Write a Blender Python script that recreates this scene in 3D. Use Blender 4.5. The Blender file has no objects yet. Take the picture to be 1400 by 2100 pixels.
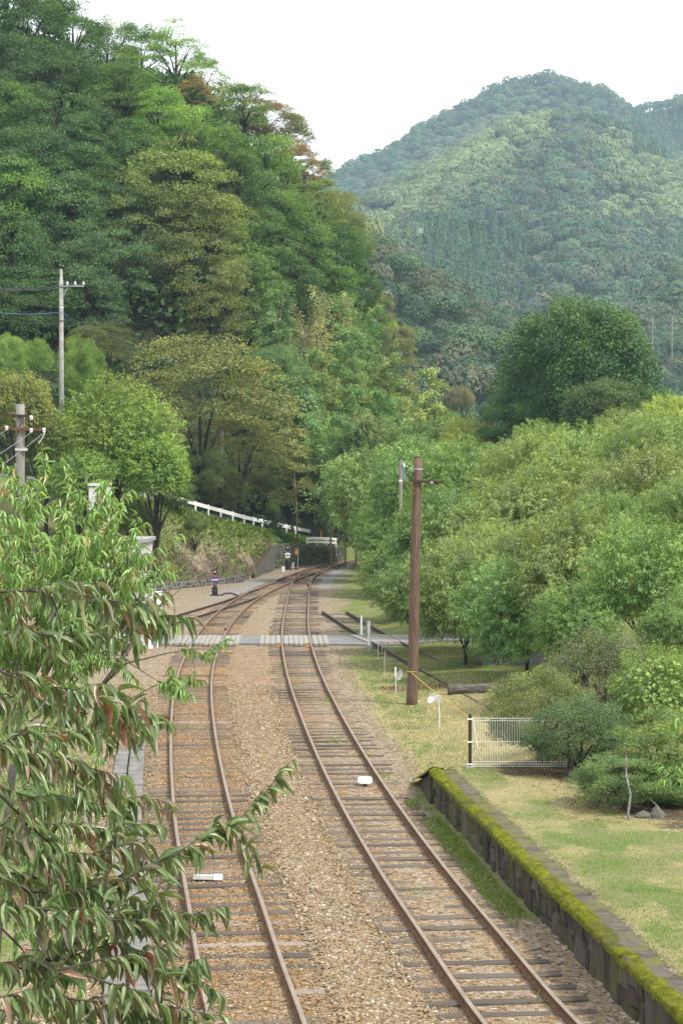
import bpy, math, random
import numpy as np
from mathutils import Vector

random.seed(7)
rng = np.random.default_rng(7)
C = bpy.context.scene.collection
sc = bpy.context.scene

# ---------------------------------------------------------------- camera, sky, sun, exposure
CAM_H, FPX = 6.8, 4000.0
PITCH = math.atan(80.0 / FPX)
cam_d = bpy.data.cameras.new('camera')
cam = bpy.data.objects.new('camera', cam_d)
C.objects.link(cam)
cam.location = (0, 0, CAM_H)
cam.rotation_euler = (math.pi / 2 - PITCH, 0, 0)
cam_d.sensor_fit = 'VERTICAL'
cam_d.sensor_height = 36.0
cam_d.lens = FPX / 2100 * 36.0
cam_d.clip_start = 0.1
cam_d.clip_end = 20000
sc.camera = cam

SUN_EL, SUN_AZ = math.radians(50), math.radians(125)   # azimuth clockwise from +Y (view direction)
world = bpy.data.worlds.new('World')
sc.world = world
world.use_nodes = True
wn = world.node_tree
wn.nodes.clear()
w_out = wn.nodes.new('ShaderNodeOutputWorld')
w_bg = wn.nodes.new('ShaderNodeBackground')
w_sky = wn.nodes.new('ShaderNodeTexSky')
w_sky.sky_type = 'NISHITA'
w_sky.sun_disc = False
w_sky.sun_elevation = SUN_EL
w_sky.sun_rotation = SUN_AZ
w_tc = wn.nodes.new('ShaderNodeTexCoord')
w_map = wn.nodes.new('ShaderNodeMapping')
w_map.inputs['Scale'].default_value = (2.0, 2.0, 5.0)
w_noise = wn.nodes.new('ShaderNodeTexNoise')
w_noise.inputs['Scale'].default_value = 2.2
w_noise.inputs['Detail'].default_value = 5
w_ramp = wn.nodes.new('ShaderNodeValToRGB')           # bright thin overcast, slightly greyer patches
w_ramp.color_ramp.elements[0].position = 0.36
w_ramp.color_ramp.elements[0].color = (5.9, 6.05, 6.3, 1)
w_ramp.color_ramp.elements[1].position = 0.50
w_ramp.color_ramp.elements[1].color = (14.5, 14.5, 14.5, 1)
w_mix = wn.nodes.new('ShaderNodeMix')
w_mix.data_type = 'RGBA'
w_mix.inputs[0].default_value = 0.88
wn.links.new(w_tc.outputs['Generated'], w_map.inputs['Vector'])
wn.links.new(w_map.outputs[0], w_noise.inputs['Vector'])
wn.links.new(w_noise.outputs['Fac'], w_ramp.inputs['Fac'])
wn.links.new(w_sky.outputs[0], w_mix.inputs[6])
wn.links.new(w_ramp.outputs[0], w_mix.inputs[7])
wn.links.new(w_mix.outputs[2], w_bg.inputs['Color'])
w_bg.inputs['Strength'].default_value = 0.084
wn.links.new(w_bg.outputs[0], w_out.inputs['Surface'])

sun_d = bpy.data.lights.new('sun', 'SUN')
sun_d.energy = 2.9
sun_d.angle = math.radians(8)
sun_d.color = (1.0, 0.95, 0.86)
sun = bpy.data.objects.new('sun', sun_d)
C.objects.link(sun)
_sd = Vector((math.sin(SUN_AZ) * math.cos(SUN_EL), math.cos(SUN_AZ) * math.cos(SUN_EL), math.sin(SUN_EL)))
sun.rotation_euler = _sd.to_track_quat('Z', 'Y').to_euler()

sc.view_settings.view_transform = 'Standard'
sc.view_settings.look = 'None'
sc.view_settings.exposure = 0.9
sc.view_settings.gamma = 1.0
sc.view_settings.use_curve_mapping = False
sc.cycles.max_bounces = 6
sc.cycles.diffuse_bounces = 4
sc.cycles.transmission_bounces = 3
sc.cycles.volume_bounces = 2
sc.cycles.use_denoising = True

# ---------------------------------------------------------------- layout helpers
cp, sp = math.cos(PITCH), math.sin(PITCH)

def ray(px, py):
    u, v = (px - 700.0) / FPX, (1050.0 - py) / FPX
    return u, cp + v * sp, -sp + v * cp

def at(px, py, y):
    """the world point that lies y metres in front of the bridge in that direction"""
    a, b, c = ray(px, py)
    s = y / b
    return np.array((a * s, y, CAM_H + c * s))

def on_ground(px, py, z=0.0):
    a, b, c = ray(px, py)
    s = (z - CAM_H) / c
    return np.array((a * s, b * s, z))

def proj(x, y, z):
    dz = z - CAM_H
    f = y * cp - dz * sp
    v = y * sp + dz * cp
    return 700 + FPX * x / f, 1050 - FPX * v / f

def S(t):
    t = np.clip(t, 0, 1)
    return t * t * (3 - 2 * t)

_perm = np.random.default_rng(3).random((256, 256))
def vnoise(x, y):
    xi, yi = np.floor(x).astype(int), np.floor(y).astype(int)
    fx, fy = x - xi, y - yi
    fx, fy = fx * fx * (3 - 2 * fx), fy * fy * (3 - 2 * fy)
    g = lambda a, b: _perm[a % 256, b % 256]
    return (g(xi, yi) * (1 - fx) + g(xi + 1, yi) * fx) * (1 - fy) + (g(xi, yi + 1) * (1 - fx) + g(xi + 1, yi + 1) * fx) * fy - 0.5
def fbm(x, y, o=4):
    r, a = 0, 1.0
    for k in range(o):
        r = r + a * vnoise(x * 2 ** k + 17.3 * k, y * 2 ** k + 5.1 * k)
        a *= 0.5
    return r

# ---------------------------------------------------------------- mesh helpers
def tag(o, label=None, cat=None, group=None, kind=None):
    if label: o['label'] = label
    if cat: o['category'] = cat
    if group: o['group'] = group
    if kind: o['kind'] = kind
    return o

def link(o, parent=None):
    C.objects.link(o)
    if parent is not None: o.parent = parent
    return o

def empty(name, loc=(0, 0, 0), rz=0.0):
    o = bpy.data.objects.new(name, None)
    o.empty_display_size = 0.3
    o.location = [float(v) for v in loc]
    o.rotation_euler = (0, 0, rz)
    return link(o)

def np_mesh(name, V, faces, mats, smooth=False, mi=None, col=None, attrs=None):
    V = np.asarray(V, dtype=np.float32)
    me = bpy.data.meshes.new(name)
    me.vertices.add(len(V))
    me.vertices.foreach_set('co', V.ravel())
    faces = [np.asarray(f, dtype=np.int32) for f in faces if len(f)]
    tot = np.concatenate([np.full(len(f), f.shape[1], dtype=np.int32) for f in faces])
    idx = np.concatenate([f.ravel() for f in faces])
    start = np.concatenate([[0], np.cumsum(tot)[:-1]]).astype(np.int32)
    me.loops.add(len(idx))
    me.loops.foreach_set('vertex_index', idx)
    me.polygons.add(len(tot))
    me.polygons.foreach_set('loop_start', start)
    me.polygons.foreach_set('loop_total', tot)
    if mi is not None: me.polygons.foreach_set('material_index', np.asarray(mi, dtype=np.int32))
    me.polygons.foreach_set('use_smooth', np.full(len(tot), smooth, dtype=bool))
    if not isinstance(mats, (list, tuple)): mats = [mats]
    for m in mats: me.materials.append(m)
    if col is not None:
        a = me.color_attributes.new('tint', 'FLOAT_COLOR', 'POINT')
        c4 = np.ones((len(V), 4), dtype=np.float32); c4[:, :3] = col
        a.data.foreach_set('color', c4.ravel())
    for k, v in (attrs or {}).items():
        a = me.attributes.new(k, 'FLOAT', 'POINT')
        a.data.foreach_set('value', np.asarray(v, dtype=np.float32))
    me.update(calc_edges=True)
    return me

class MB:
    """collects boxes, tubes, lathes into one mesh"""
    def __init__(s): s.v, s.f, s.m = [], [], []
    def add(s, vs, fs, m=0):
        o = len(s.v); s.v += [tuple(map(float, p)) for p in vs]
        s.f += [tuple(i + o for i in f) for f in fs]; s.m += [m] * len(fs)
    def box(s, c, d, rz=0.0, m=0, taper=1.0):
        cx, cy, cz = c; a, b, h = d[0] / 2, d[1] / 2, d[2] / 2
        co, si = math.cos(rz), math.sin(rz); vs = []
        for z, t in ((-h, 1.0), (h, taper)):
            for x, y in ((-a, -b), (a, -b), (a, b), (-a, b)):
                x, y = x * t, y * t
                vs.append((cx + x * co - y * si, cy + x * si + y * co, cz + z))
        s.add(vs, [(3, 2, 1, 0), (4, 5, 6, 7), (0, 1, 5, 4), (1, 2, 6, 5), (2, 3, 7, 6), (3, 0, 4, 7)], m)
    def tube(s, pts, rad, n=6, m=0, cap=True):
        pts = [Vector([float(q) for q in p]) for p in pts]
        if not hasattr(rad, '__len__'): rad = [rad] * len(pts)
        vs, fs = [], []; up = Vector((0.13, 0.31, 0.94))
        for i, p in enumerate(pts):
            t = (pts[min(i + 1, len(pts) - 1)] - pts[max(i - 1, 0)]).normalized()
            x = t.cross(up)
            if x.length < 0.05: x = t.cross(Vector((1, 0, 0)))
            x.normalize(); y = x.cross(t)
            for k in range(n):
                a = 2 * math.pi * k / n
                vs.append(p + (x * math.cos(a) + y * math.sin(a)) * rad[i])
        for i in range(len(pts) - 1):
            for k in range(n):
                a, b = i * n + k, i * n + (k + 1) % n
                fs.append((a, b, b + n, a + n))
        if cap:
            fs.append(tuple(range(n - 1, -1, -1))); fs.append(tuple(range((len(pts) - 1) * n, len(pts) * n)))
        s.add(vs, fs, m)
    def lathe(s, prof, c=(0, 0, 0), n=12, axis='z', m=0):
        vs, fs = [], []
        for r, h in prof:
            for k in range(n):
                a = 2 * math.pi * k / n
                p = (r * math.cos(a), r * math.sin(a), h)
                if axis == 'y': p = (p[0], p[2], p[1])
                if axis == 'x': p = (p[2], p[0], p[1])
                vs.append((p[0] + c[0], p[1] + c[1], p[2] + c[2]))
        for i in range(len(prof) - 1):
            for k in range(n):
                a, b = i * n + k, i * n + (k + 1) % n
                fs.append((a, b, b + n, a + n))
        fs.append(tuple(range(n - 1, -1, -1))); fs.append(tuple(range((len(prof) - 1) * n, len(prof) * n)))
        s.add(vs, fs, m)
    def mesh(s, name, mats, smooth=False):
        me = bpy.data.meshes.new(name)
        me.from_pydata(s.v, [], s.f)
        if not isinstance(mats, (list, tuple)): mats = [mats]
        for q in mats: me.materials.append(q)
        for p, q in zip(me.polygons, s.m): p.material_index = q; p.use_smooth = smooth
        me.update()
        return me
    def build(s, name, mats, parent=None, smooth=False, loc=None):
        o = bpy.data.objects.new(name, s.mesh(name, mats, smooth))
        if loc is not None: o.location = [float(q) for q in loc]
        return link(o, parent)

def mobj(name, me, parent=None, loc=None, scale=None, rz=None, color=None):
    o = bpy.data.objects.new(name, me)
    if loc is not None: o.location = [float(q) for q in loc]
    if scale is not None: o.scale = [float(q) for q in scale]
    if rz is not None: o.rotation_euler = (0, 0, float(rz))
    if color is not None: o.color = (*color, 1)
    return link(o, parent)

# ---------------------------------------------------------------- materials
class NT:
    def __init__(s, name):
        s.mat = bpy.data.materials.new(name); s.mat.use_nodes = True
        s.t = s.mat.node_tree; s.t.nodes.clear()
        s.out = s.n('ShaderNodeOutputMaterial')
    def n(s, ty, **kw):
        x = s.t.nodes.new(ty)
        for k, v in kw.items(): setattr(x, k, v)
        return x
    def l(s, a, b): s.t.links.new(a, b)
    def noise(s, scale, detail=4, rough=0.55, coord=None):
        x = s.n('ShaderNodeTexNoise'); x.inputs['Scale'].default_value = scale
        x.inputs['Detail'].default_value = detail; x.inputs['Roughness'].default_value = rough
        if coord is not None: s.l(coord, x.inputs['Vector'])
        return x.outputs['Fac']
    def ramp(s, fac, stops, interp='LINEAR'):
        x = s.n('ShaderNodeValToRGB'); cr = x.color_ramp; cr.interpolation = interp
        while len(cr.elements) < len(stops): cr.elements.new(0.5)
        for e, (p, c) in zip(cr.elements, stops):
            e.position = p; e.color = (*c, 1) if hasattr(c, '__len__') else (c, c, c, 1)
        s.l(fac, x.inputs['Fac'])
        return x.outputs['Color']
    def mix(s, fac, a, b, blend='MIX'):
        x = s.n('ShaderNodeMix', data_type='RGBA', blend_type=blend)
        for sock, v in ((x.inputs[0], fac), (x.inputs[6], a), (x.inputs[7], b)):
            if hasattr(v, 'is_linked') or hasattr(v, 'links'): s.l(v, sock)
            elif hasattr(v, '__len__'): sock.default_value = (*v, 1)
            else: sock.default_value = v if sock.type == 'VALUE' else (v, v, v, 1)
        return x.outputs[2]
    def math(s, op, a, b=0.5, clamp=False):
        x = s.n('ShaderNodeMath', operation=op, use_clamp=clamp)
        for sock, v in ((x.inputs[0], a), (x.inputs[1], b)):
            if hasattr(v, 'links'): s.l(v, sock)
            else: sock.default_value = v
        return x.outputs[0]
    def attr(s, name): return s.n('ShaderNodeAttribute', attribute_name=name).outputs['Fac']
    def pos(s): return s.n('ShaderNodeNewGeometry').outputs['Position']
    def obj(s): return s.n('ShaderNodeTexCoord').outputs['Object']
    def bump(s, h, strength=0.5, dist=0.02):
        x = s.n('ShaderNodeBump'); x.inputs['Strength'].default_value = strength; x.inputs['Distance'].default_value = dist
        s.l(h, x.inputs['Height']); return x.outputs[0]
    def pbr(s, color, rough=0.8, normal=None, metal=0.0, spec=0.3):
        x = s.n('ShaderNodeBsdfPrincipled')
        for nm, v in (('Base Color', color), ('Roughness', rough), ('Metallic', metal), ('Specular IOR Level', spec)):
            if hasattr(v, 'links'): s.l(v, x.inputs[nm])
            else: x.inputs[nm].default_value = (*v, 1) if hasattr(v, '__len__') else v
        if normal is not None: s.l(normal, x.inputs['Normal'])
        s.l(x.outputs[0], s.out.inputs['Surface'])
        return x

KD = .76
def simple(name, a, b, scale=6, rough=0.75, bump=0.2, dist=0.01, metal=0.0, spec=0.3, stretch=None, pos=False):
    t = NT(name); co = t.pos() if pos else t.obj()
    if stretch:
        m = t.n('ShaderNodeMapping'); m.inputs['Scale'].default_value = stretch; t.l(co, m.inputs['Vector']); co = m.outputs[0]
    f = t.noise(scale, 6, 0.65, co)
    a, b = [tuple(v * KD for v in q) for q in (a, b)]
    col = t.ramp(f, [(0.32, a), (0.68, b)])
    t.pbr(col, rough, t.bump(f, bump, dist) if bump else None, metal, spec)
    return t.mat

def foliage(name, transl=0.3, rough=0.55, spec=0.3, use_tint=False, spread=0.28, warm=0.22):
    """leaf: the tree's own colour (object colour, or per-leaf tint), varied leaf by leaf"""
    t = NT(name)
    if use_tint: base = t.n('ShaderNodeVertexColor', layer_name='tint').outputs[0]
    else: base = t.n('ShaderNodeObjectInfo').outputs['Color']
    r = t.n('ShaderNodeNewGeometry').outputs['Random Per Island']
    v = t.ramp(r, [(0.0, 1 - spread), (1.0, 1 + spread)])
    c = t.mix(1.0, base, v, 'MULTIPLY')
    if not use_tint:
        nz = t.noise(5.0, 3, .6, t.obj())
        c = t.mix(1.0, c, t.ramp(nz, [(.32, (.58, .66, .80)), (.68, (1.38, 1.30, 1.05))]), 'MULTIPLY')
    r2 = t.math('FRACT', t.math('MULTIPLY', r, 17.31))
    wcol = t.mix(1.0, c, (1.25, 1.05, 0.75), 'MULTIPLY')
    c = t.mix(t.math('MULTIPLY', r2, warm * 2), c, wcol)
    p = t.pbr(c, rough, None, 0.0, spec)
    tr = t.n('ShaderNodeBsdfTranslucent')
    t.l(t.mix(1.0, c, (1.25, 1.3, 0.6), 'MULTIPLY'), tr.inputs['Color'])
    mx = t.n('ShaderNodeMixShader'); mx.inputs[0].default_value = transl
    t.l(p.outputs[0], mx.inputs[1]); t.l(tr.outputs[0], mx.inputs[2]); t.l(mx.outputs[0], t.out.inputs['Surface'])
    return t.mat

M = {}
M['leaf'] = foliage('leaf_material')
M['leaf_tint'] = foliage('forest_leaf_material', use_tint=True, spread=0.3)
M['leaf_gloss'] = foliage('peach_leaf_material', transl=0.32, rough=0.48, spec=0.4, spread=0.35, warm=0.25)
M['bark'] = simple('dark_bark', (.018, .014, .011), (.06, .05, .04), 9, .9, .6, .02, stretch=(1, 1, .3))
M['twig'] = simple('grey_twig', (.10, .085, .07), (.26, .23, .20), 30, .85, .2, .002)
M['twig_dark'] = simple('dark_twig', (.035, .028, .022), (.10, .085, .07), 25, .85, .3, .004)
M['lichen'] = simple('lichen_bark', (.09, .085, .07), (.36, .36, .30), 14, .9, .5, .01)
M['culm'] = simple('bamboo_culm', (.28, .26, .11), (.42, .36, .18), 3, .6, 0)
M['asphalt'] = simple('asphalt_material', (.15, .15, .15), (.26, .26, .255), 1.4, .9, .1, .004, pos=True)
M['road'] = simple('road_material', (.13, .13, .135), (.2, .2, .205), 1.2, .9, .1, .004, pos=True)
M['wood_grey'] = simple('weathered_plank', (.20, .185, .165), (.46, .44, .40), 5, .85, .4, .006, stretch=(9, .8, 3), pos=True)
M['pole_wood'] = simple('creosoted_pole', (.05, .032, .026), (.25, .155, .105), 8, .8, .5, .008, stretch=(5, 5, .22))
M['pole_grey'] = simple('grey_pole_wood', (.17, .16, .14), (.36, .34, .30), 8, .85, .4, .006, stretch=(5, 5, .3))
M['concrete'] = simple('concrete_material', (.26, .25, .235), (.44, .43, .41), 3, .88, .2, .004)
M['concrete_dark'] = simple('old_concrete', (.12, .115, .105), (.27, .26, .24), 5, .9, .35, .006, pos=True)
M['white'] = simple('white_paint', (.88, .88, .86), (1.0, 1.0, .98), 4, .5, .05, .002)
M['white_old'] = simple('weathered_white_paint', (.42, .42, .40), (.78, .78, .75), 3.5, .7, .2, .003, pos=True)
M['black'] = simple('black_iron', (.010, .010, .012), (.03, .03, .034), 8, .45, .1, .003)
M['blue'] = simple('blue_enamel', (.05, .045, .26), (.08, .07, .34), 6, .4, 0)
M['red'] = simple('red_enamel', (.45, .05, .03), (.5, .07, .05), 5, .5, 0)
M['orange'] = simple('orange_plastic', (.60, .17, .03), (.72, .24, .06), 5, .5, 0)
M['box_tan'] = simple('tan_box_paint', (.34, .18, .08), (.46, .27, .13), 5, .6, .1, .003)
M['rust'] = simple('rusty_steel', (.085, .038, .018), (.21, .105, .05), 7, .85, .3, .004, pos=True)
M['rust_dark'] = simple('dark_rust', (.04, .026, .02), (.09, .055, .04), 7, .85, .3, .004, pos=True)
M['railhead'] = simple('worn_rail_top', (.235, .18, .135), (.34, .265, .20), 2.5, .5, .05, .001, metal=.2, spec=.5, pos=True)
M['railhead_old'] = simple('dull_rail_top', (.09, .075, .06), (.15, .125, .1), 3, .7, .1, .001, pos=True)
M['brown'] = simple('brown_post_paint', (.035, .022, .016), (.06, .04, .03), 6, .5, .05)
M['rope'] = simple('yellow_rope', (.55, .36, .06), (.66, .46, .10), 20, .8, .1, .002)
M['wire'] = simple('black_wire', (.02, .02, .024), (.05, .05, .055), 5, .6, 0)
M['wire_blue'] = simple('blue_cable', (.03, .09, .25), (.05, .13, .32), 5, .6, 0)
M['porcelain'] = simple('porcelain_insulator', (.75, .75, .74), (.85, .85, .84), 5, .25, 0, spec=.5)
M['steel_grey'] = simple('galvanised_steel', (.33, .34, .35), (.5, .51, .52), 5, .5, .05, metal=.3)
M['log'] = simple('rotting_log', (.02, .017, .014), (.24, .215, .18), 6, .9, .8, .02, stretch=(.5, 5, 5))
M['rock'] = simple('mossy_rock', (.06, .065, .045), (.20, .195, .165), 5, .9, .5, .02)
M['sleeper'] = None
M['straw'] = foliage('dry_grass_material', transl=.2, rough=.8, spec=.1, use_tint=True, spread=.3, warm=.2)

def sleeper_mat():
    t = NT('sleeper_timber'); co = t.obj()
    m = t.n('ShaderNodeMapping'); m.inputs['Scale'].default_value = (1.2, 14, 6); t.l(co, m.inputs['Vector'])
    oi = t.n('ShaderNodeObjectInfo')
    f = t.noise(4, 6, .7, m.outputs[0])
    c = t.ramp(f, [(.3, (.075, .06, .05)), (.62, (.17, .138, .112)), (.85, (.29, .25, .21))])
    v = t.ramp(oi.outputs['Random'], [(0, .65), (.85, 1.15), (.93, 1.3), (1.0, 2.3)])
    t.pbr(t.mix(1.0, t.mix(1.0, c, v, 'MULTIPLY'), (.78, .78, .78), 'MULTIPLY'), .9, t.bump(f, .6, .012))
    return t.mat
M['sleeper'] = sleeper_mat()

def stone_mat(name, a, b, c, moss=0.35, island=False):
    t = NT(name); co = t.pos()
    r = t.n('ShaderNodeNewGeometry').outputs['Random Per Island'] if island else t.n('ShaderNodeObjectInfo').outputs['Random']
    col = t.ramp(r, [(0, a), (.5, b), (1, c)])
    f = t.noise(5, 6, .7, co)
    col = t.mix(1.0, col, t.ramp(f, [(.25, .55), (.75, 1.35)]), 'MULTIPLY')
    mf = t.noise(1.6, 5, .6, co)
    k = t.ramp(mf, [(.50, 0.0), (.66, moss)])
    col = t.mix(k, col, (.07, .085, .012))
    f2 = t.noise(22, 5, .6, co)
    t.pbr(col, .92, t.bump(f2, .6, .012))
    return t.mat
M['wallstone'] = stone_mat('platform_stone', (.036, .027, .022), (.056, .043, .035), (.095, .076, .064), .75)
M['cobble'] = stone_mat('retaining_stone', (.022, .021, .018), (.048, .046, .038), (.11, .105, .085), .6, True)

def moss_mat():
    t = NT('moss_material'); co = t.pos()
    f = t.noise(7, 6, .7, co); f2 = t.noise(60, 4, .7, co); f3 = t.noise(1.3, 3, .6, co)
    col = t.ramp(f, [(.3, (.05, .062, .006)), (.5, (.125, .138, .009)), (.72, (.215, .215, .02))])
    col = t.mix(1.0, col, t.ramp(f2, [(.3, .6), (.7, 1.35)]), 'MULTIPLY')
    col = t.mix(t.ramp(f3, [(.52, 0.0), (.66, .6)]), col, (.07, .065, .04))
    t.pbr(col, .95, t.bump(t.math('ADD', f2, f), .9, .03), spec=.1)
    return t.mat
M['moss'] = moss_mat()

def coping_mat():
    t = NT('coping_stone'); co = t.pos()
    f = t.noise(6, 6, .7, co); f2 = t.noise(40, 4, .7, co)
    col = t.ramp(f, [(.3, (.055, .048, .038)), (.6, (.11, .095, .08)), (.8, (.17, .155, .13))])
    k = t.ramp(t.noise(2.4, 5, .7, co), [(.44, 0.0), (.58, .75)])
    col = t.mix(k, col, (.11, .12, .018))
    t.pbr(col, .92, t.bump(f2, .5, .01), spec=.15)
    return t.mat
M['coping'] = coping_mat()

def ground_mat():
    t = NT('ground_material'); co = t.pos()
    flat = t.n('ShaderNodeMapping'); flat.inputs['Scale'].default_value = (1, 1, 0); t.l(co, flat.inputs['Vector']); co2 = flat.outputs[0]
    vo = t.n('ShaderNodeTexVoronoi'); vo.inputs['Scale'].default_value = 17; t.l(co2, vo.inputs['Vector'])
    sep = t.n('ShaderNodeSeparateColor'); t.l(vo.outputs['Color'], sep.inputs[0])
    grav = t.ramp(sep.outputs[0], [(0, (.14, .10, .065)), (.25, (.31, .225, .13)), (.55, (.42, .32, .195)), (.85, (.36, .31, .25)), (1, (.6, .54, .44))])
    vo2 = t.n('ShaderNodeTexVoronoi'); vo2.inputs['Scale'].default_value = 48; t.l(co2, vo2.inputs['Vector'])
    sep2 = t.n('ShaderNodeSeparateColor'); t.l(vo2.outputs['Color'], sep2.inputs[0])
    grav = t.mix(1.0, grav, t.ramp(sep2.outputs[1], [(0, .55), (1, 1.3)]), 'MULTIPLY')
    n1 = t.noise(.35, 5, .6, co2); n2 = t.noise(2.2, 6, .65, co2); n3 = t.noise(30, 5, .7, co2); n4 = t.noise(.9, 5, .6, co2)
    grav = t.mix(t.ramp(n1, [(.35, .0), (.7, .4)]), grav, t.mix(1.0, grav, (.86, .80, .80), 'MULTIPLY'))
    # rust stain beside the rails, dark soil
    rust = t.math('MULTIPLY', t.attr('rust'), t.ramp(n2, [(.25, .35), (.7, 1.0)]))
    grav = t.mix(rust, grav, t.mix(1.0, grav, (1.0, .74, .46), 'MULTIPLY'))
    grav = t.mix(t.attr('grey'), grav, t.mix(sep.outputs[1], (.22, .215, .21), (.38, .37, .36)))
    dirt = t.ramp(n3, [(.3, (.045, .032, .02)), (.7, (.17, .125, .085))])
    dirt = t.mix(t.ramp(n2, [(.45, 0.0), (.75, .7)]), dirt, (.22, .17, .12))
    dry = t.ramp(n3, [(.25, (.20, .165, .075)), (.5, (.40, .335, .175)), (.8, (.56, .48, .29))])
    dry = t.mix(t.ramp(n4, [(.4, 0), (.7, .65)]), dry, (.25, .25, .07))
    gr = t.ramp(n3, [(.25, (.085, .115, .03)), (.55, (.18, .235, .065)), (.8, (.31, .35, .14))])
    gr = t.mix(t.ramp(n4, [(.42, 0), (.68, .75)]), gr, t.mix(n3, (.22, .18, .10), (.42, .36, .21)))
    def mask(nm, lo=.18):
        a = t.attr(nm)
        x = t.math('ADD', a, t.math('MULTIPLY', t.math('SUBTRACT', n2, .5), 1.3))
        y = t.ramp(x, [(.40, 0.0), (.60, 1.0)])
        return t.math('MULTIPLY', y, t.math('MULTIPLY', a, 4.0, True))
    c = t.mix(mask('dirt'), grav, dirt)
    c = t.mix(mask('dry'), c, dry)
    c = t.mix(mask('grass'), c, gr)
    c = t.mix(1.0, c, (.68, .69, .71), 'MULTIPLY')
    h = t.math('ADD', t.math('MULTIPLY', vo.outputs['Distance'], -1.0), t.math('MULTIPLY', n3, .8))
    t.pbr(c, .95, t.bump(h, .7, .035), spec=.12)
    return t.mat
M['ground'] = ground_mat()

def stones_mat():
    t = NT('ballast_stone')
    r = t.n('ShaderNodeNewGeometry').outputs['Random Per Island']
    c = t.ramp(r, [(0, (.07, .045, .03)), (.2, (.19, .13, .07)), (.5, (.275, .20, .11)), (.75, (.225, .18, .135)), (.93, (.32, .265, .19)), (1, (.50, .46, .39))])
    f = t.noise(40, 3, .6, t.pos())
    c = t.mix(1.0, c, t.ramp(f, [(.3, .75), (.7, 1.2)]), 'MULTIPLY')
    t.pbr(c, .9, None, spec=.15)
    return t.mat
M['stones'] = stones_mat()
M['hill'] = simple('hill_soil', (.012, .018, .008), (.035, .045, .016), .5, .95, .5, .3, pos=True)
M['litter'] = foliage('leaf_litter_material', transl=.05, rough=.85, spec=.1, use_tint=True, spread=.4)

# ---------------------------------------------------------------- terrain
RC = np.array([(8, 5.3), (15, 3.9), (19, 3.13), (23.7, 2.28), (27.8, 1.78), (30.3, 1.48), (32.5, 1.23), (35.6, .91), (39.4, .55), (44.1, .15), (48.3, -.17), (57, -.77),
               (62, -1.08), (71.5, -1.56), (80.1, -1.88), (95.3, -2.19), (109.3, -2.36), (121.2, -2.42), (127, -2.25), (133, -1.85), (141, -.98), (151.6, .75), (165, 3.2), (185, 7.2)])
LC = np.array([(8, 1.2), (15, .1), (19, -.47), (24, -1.07), (26.4, -1.37), (29.9, -1.77), (32.7, -2.1), (36.5, -2.53), (40.8, -2.97), (46, -3.46), (51.7, -3.95), (58.2, -4.45),
               (66.5, -4.95), (73.5, -5.22), (80.8, -5.4), (88, -5.45), (95, -5.36), (106.2, -4.88), (118.5, -3.80), (127, -2.85), (134.3, -2.0), (141, -1.02)])
SC_ = np.array([(62, -13.4), (75, -10.2), (84, -8.55), (90.4, -7.42), (95.3, -6.58), (105.5, -5.08), (112, -4.36)])
DC = np.array([(40, 6.75), (48, 5.75), (54.2, 4.85), (62.3, 3.76), (71.5, 2.5), (82, 1.08), (94.3, -.40)])

def curve(pts, step=0.25):
    y = np.arange(pts[0, 0], pts[-1, 0], step)
    n = len(pts)
    m = np.gradient(pts[:, 1], pts[:, 0])
    i = np.clip(np.searchsorted(pts[:, 0], y, 'right') - 1, 0, n - 2)
    h = pts[i + 1, 0] - pts[i, 0]; t = (y - pts[i, 0]) / h
    x = (2*t**3 - 3*t**2 + 1) * pts[i, 1] + (t**3 - 2*t**2 + t) * h * m[i] + (-2*t**3 + 3*t**2) * pts[i + 1, 1] + (t**3 - t**2) * h * m[i + 1]
    k = np.exp(-np.linspace(-2, 2, 25) ** 2); k /= k.sum()
    xp = np.concatenate([2 * x[0] - x[12:0:-1], x, 2 * x[-1] - x[-2:-14:-1]])
    return np.stack([np.convolve(xp, k, 'valid'), y], 1)
CR, CL, CS, CD = curve(RC), curve(LC), curve(SC_), curve(DC)
EDGE = np.array([(5, 6.4), (12, 5.15), (18, 4.33), (22.05, 3.84), (27.7, 3.22), (31.3, 2.80), (35.5, 2.35), (39.8, 1.89), (43, 1.60)])
edge_x = lambda y: np.interp(y, EDGE[:, 0], EDGE[:, 1])
PLAT_H = 0.76

foot_y = lambda x: np.interp(x, [-40, -14, -10.7, -6.2, -5.6, -4.9, -3.9, -.4, 2, 6], [100, 108, 112, 122, 129.5, 136, 140.5, 147, 157, 177])
road_y = lambda x: np.interp(x, [-40, -14, -11.1, -6.75, -3.6, -.4, 2, 6], [117, 122, 125, 137, 149, 153, 162, 182])
road_z = lambda x: np.interp(x, [-40, -14, -11.1, -6.75, -3.6, -.4, 2, 6], [9, 5.7, 4.7, 3.05, 1.95, 1.2, .9, .8])
wall_z = lambda x: np.interp(x, [-6.2, -5.0, -.4, 2], [0.0, 1.75, 1.15, .9])

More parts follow.
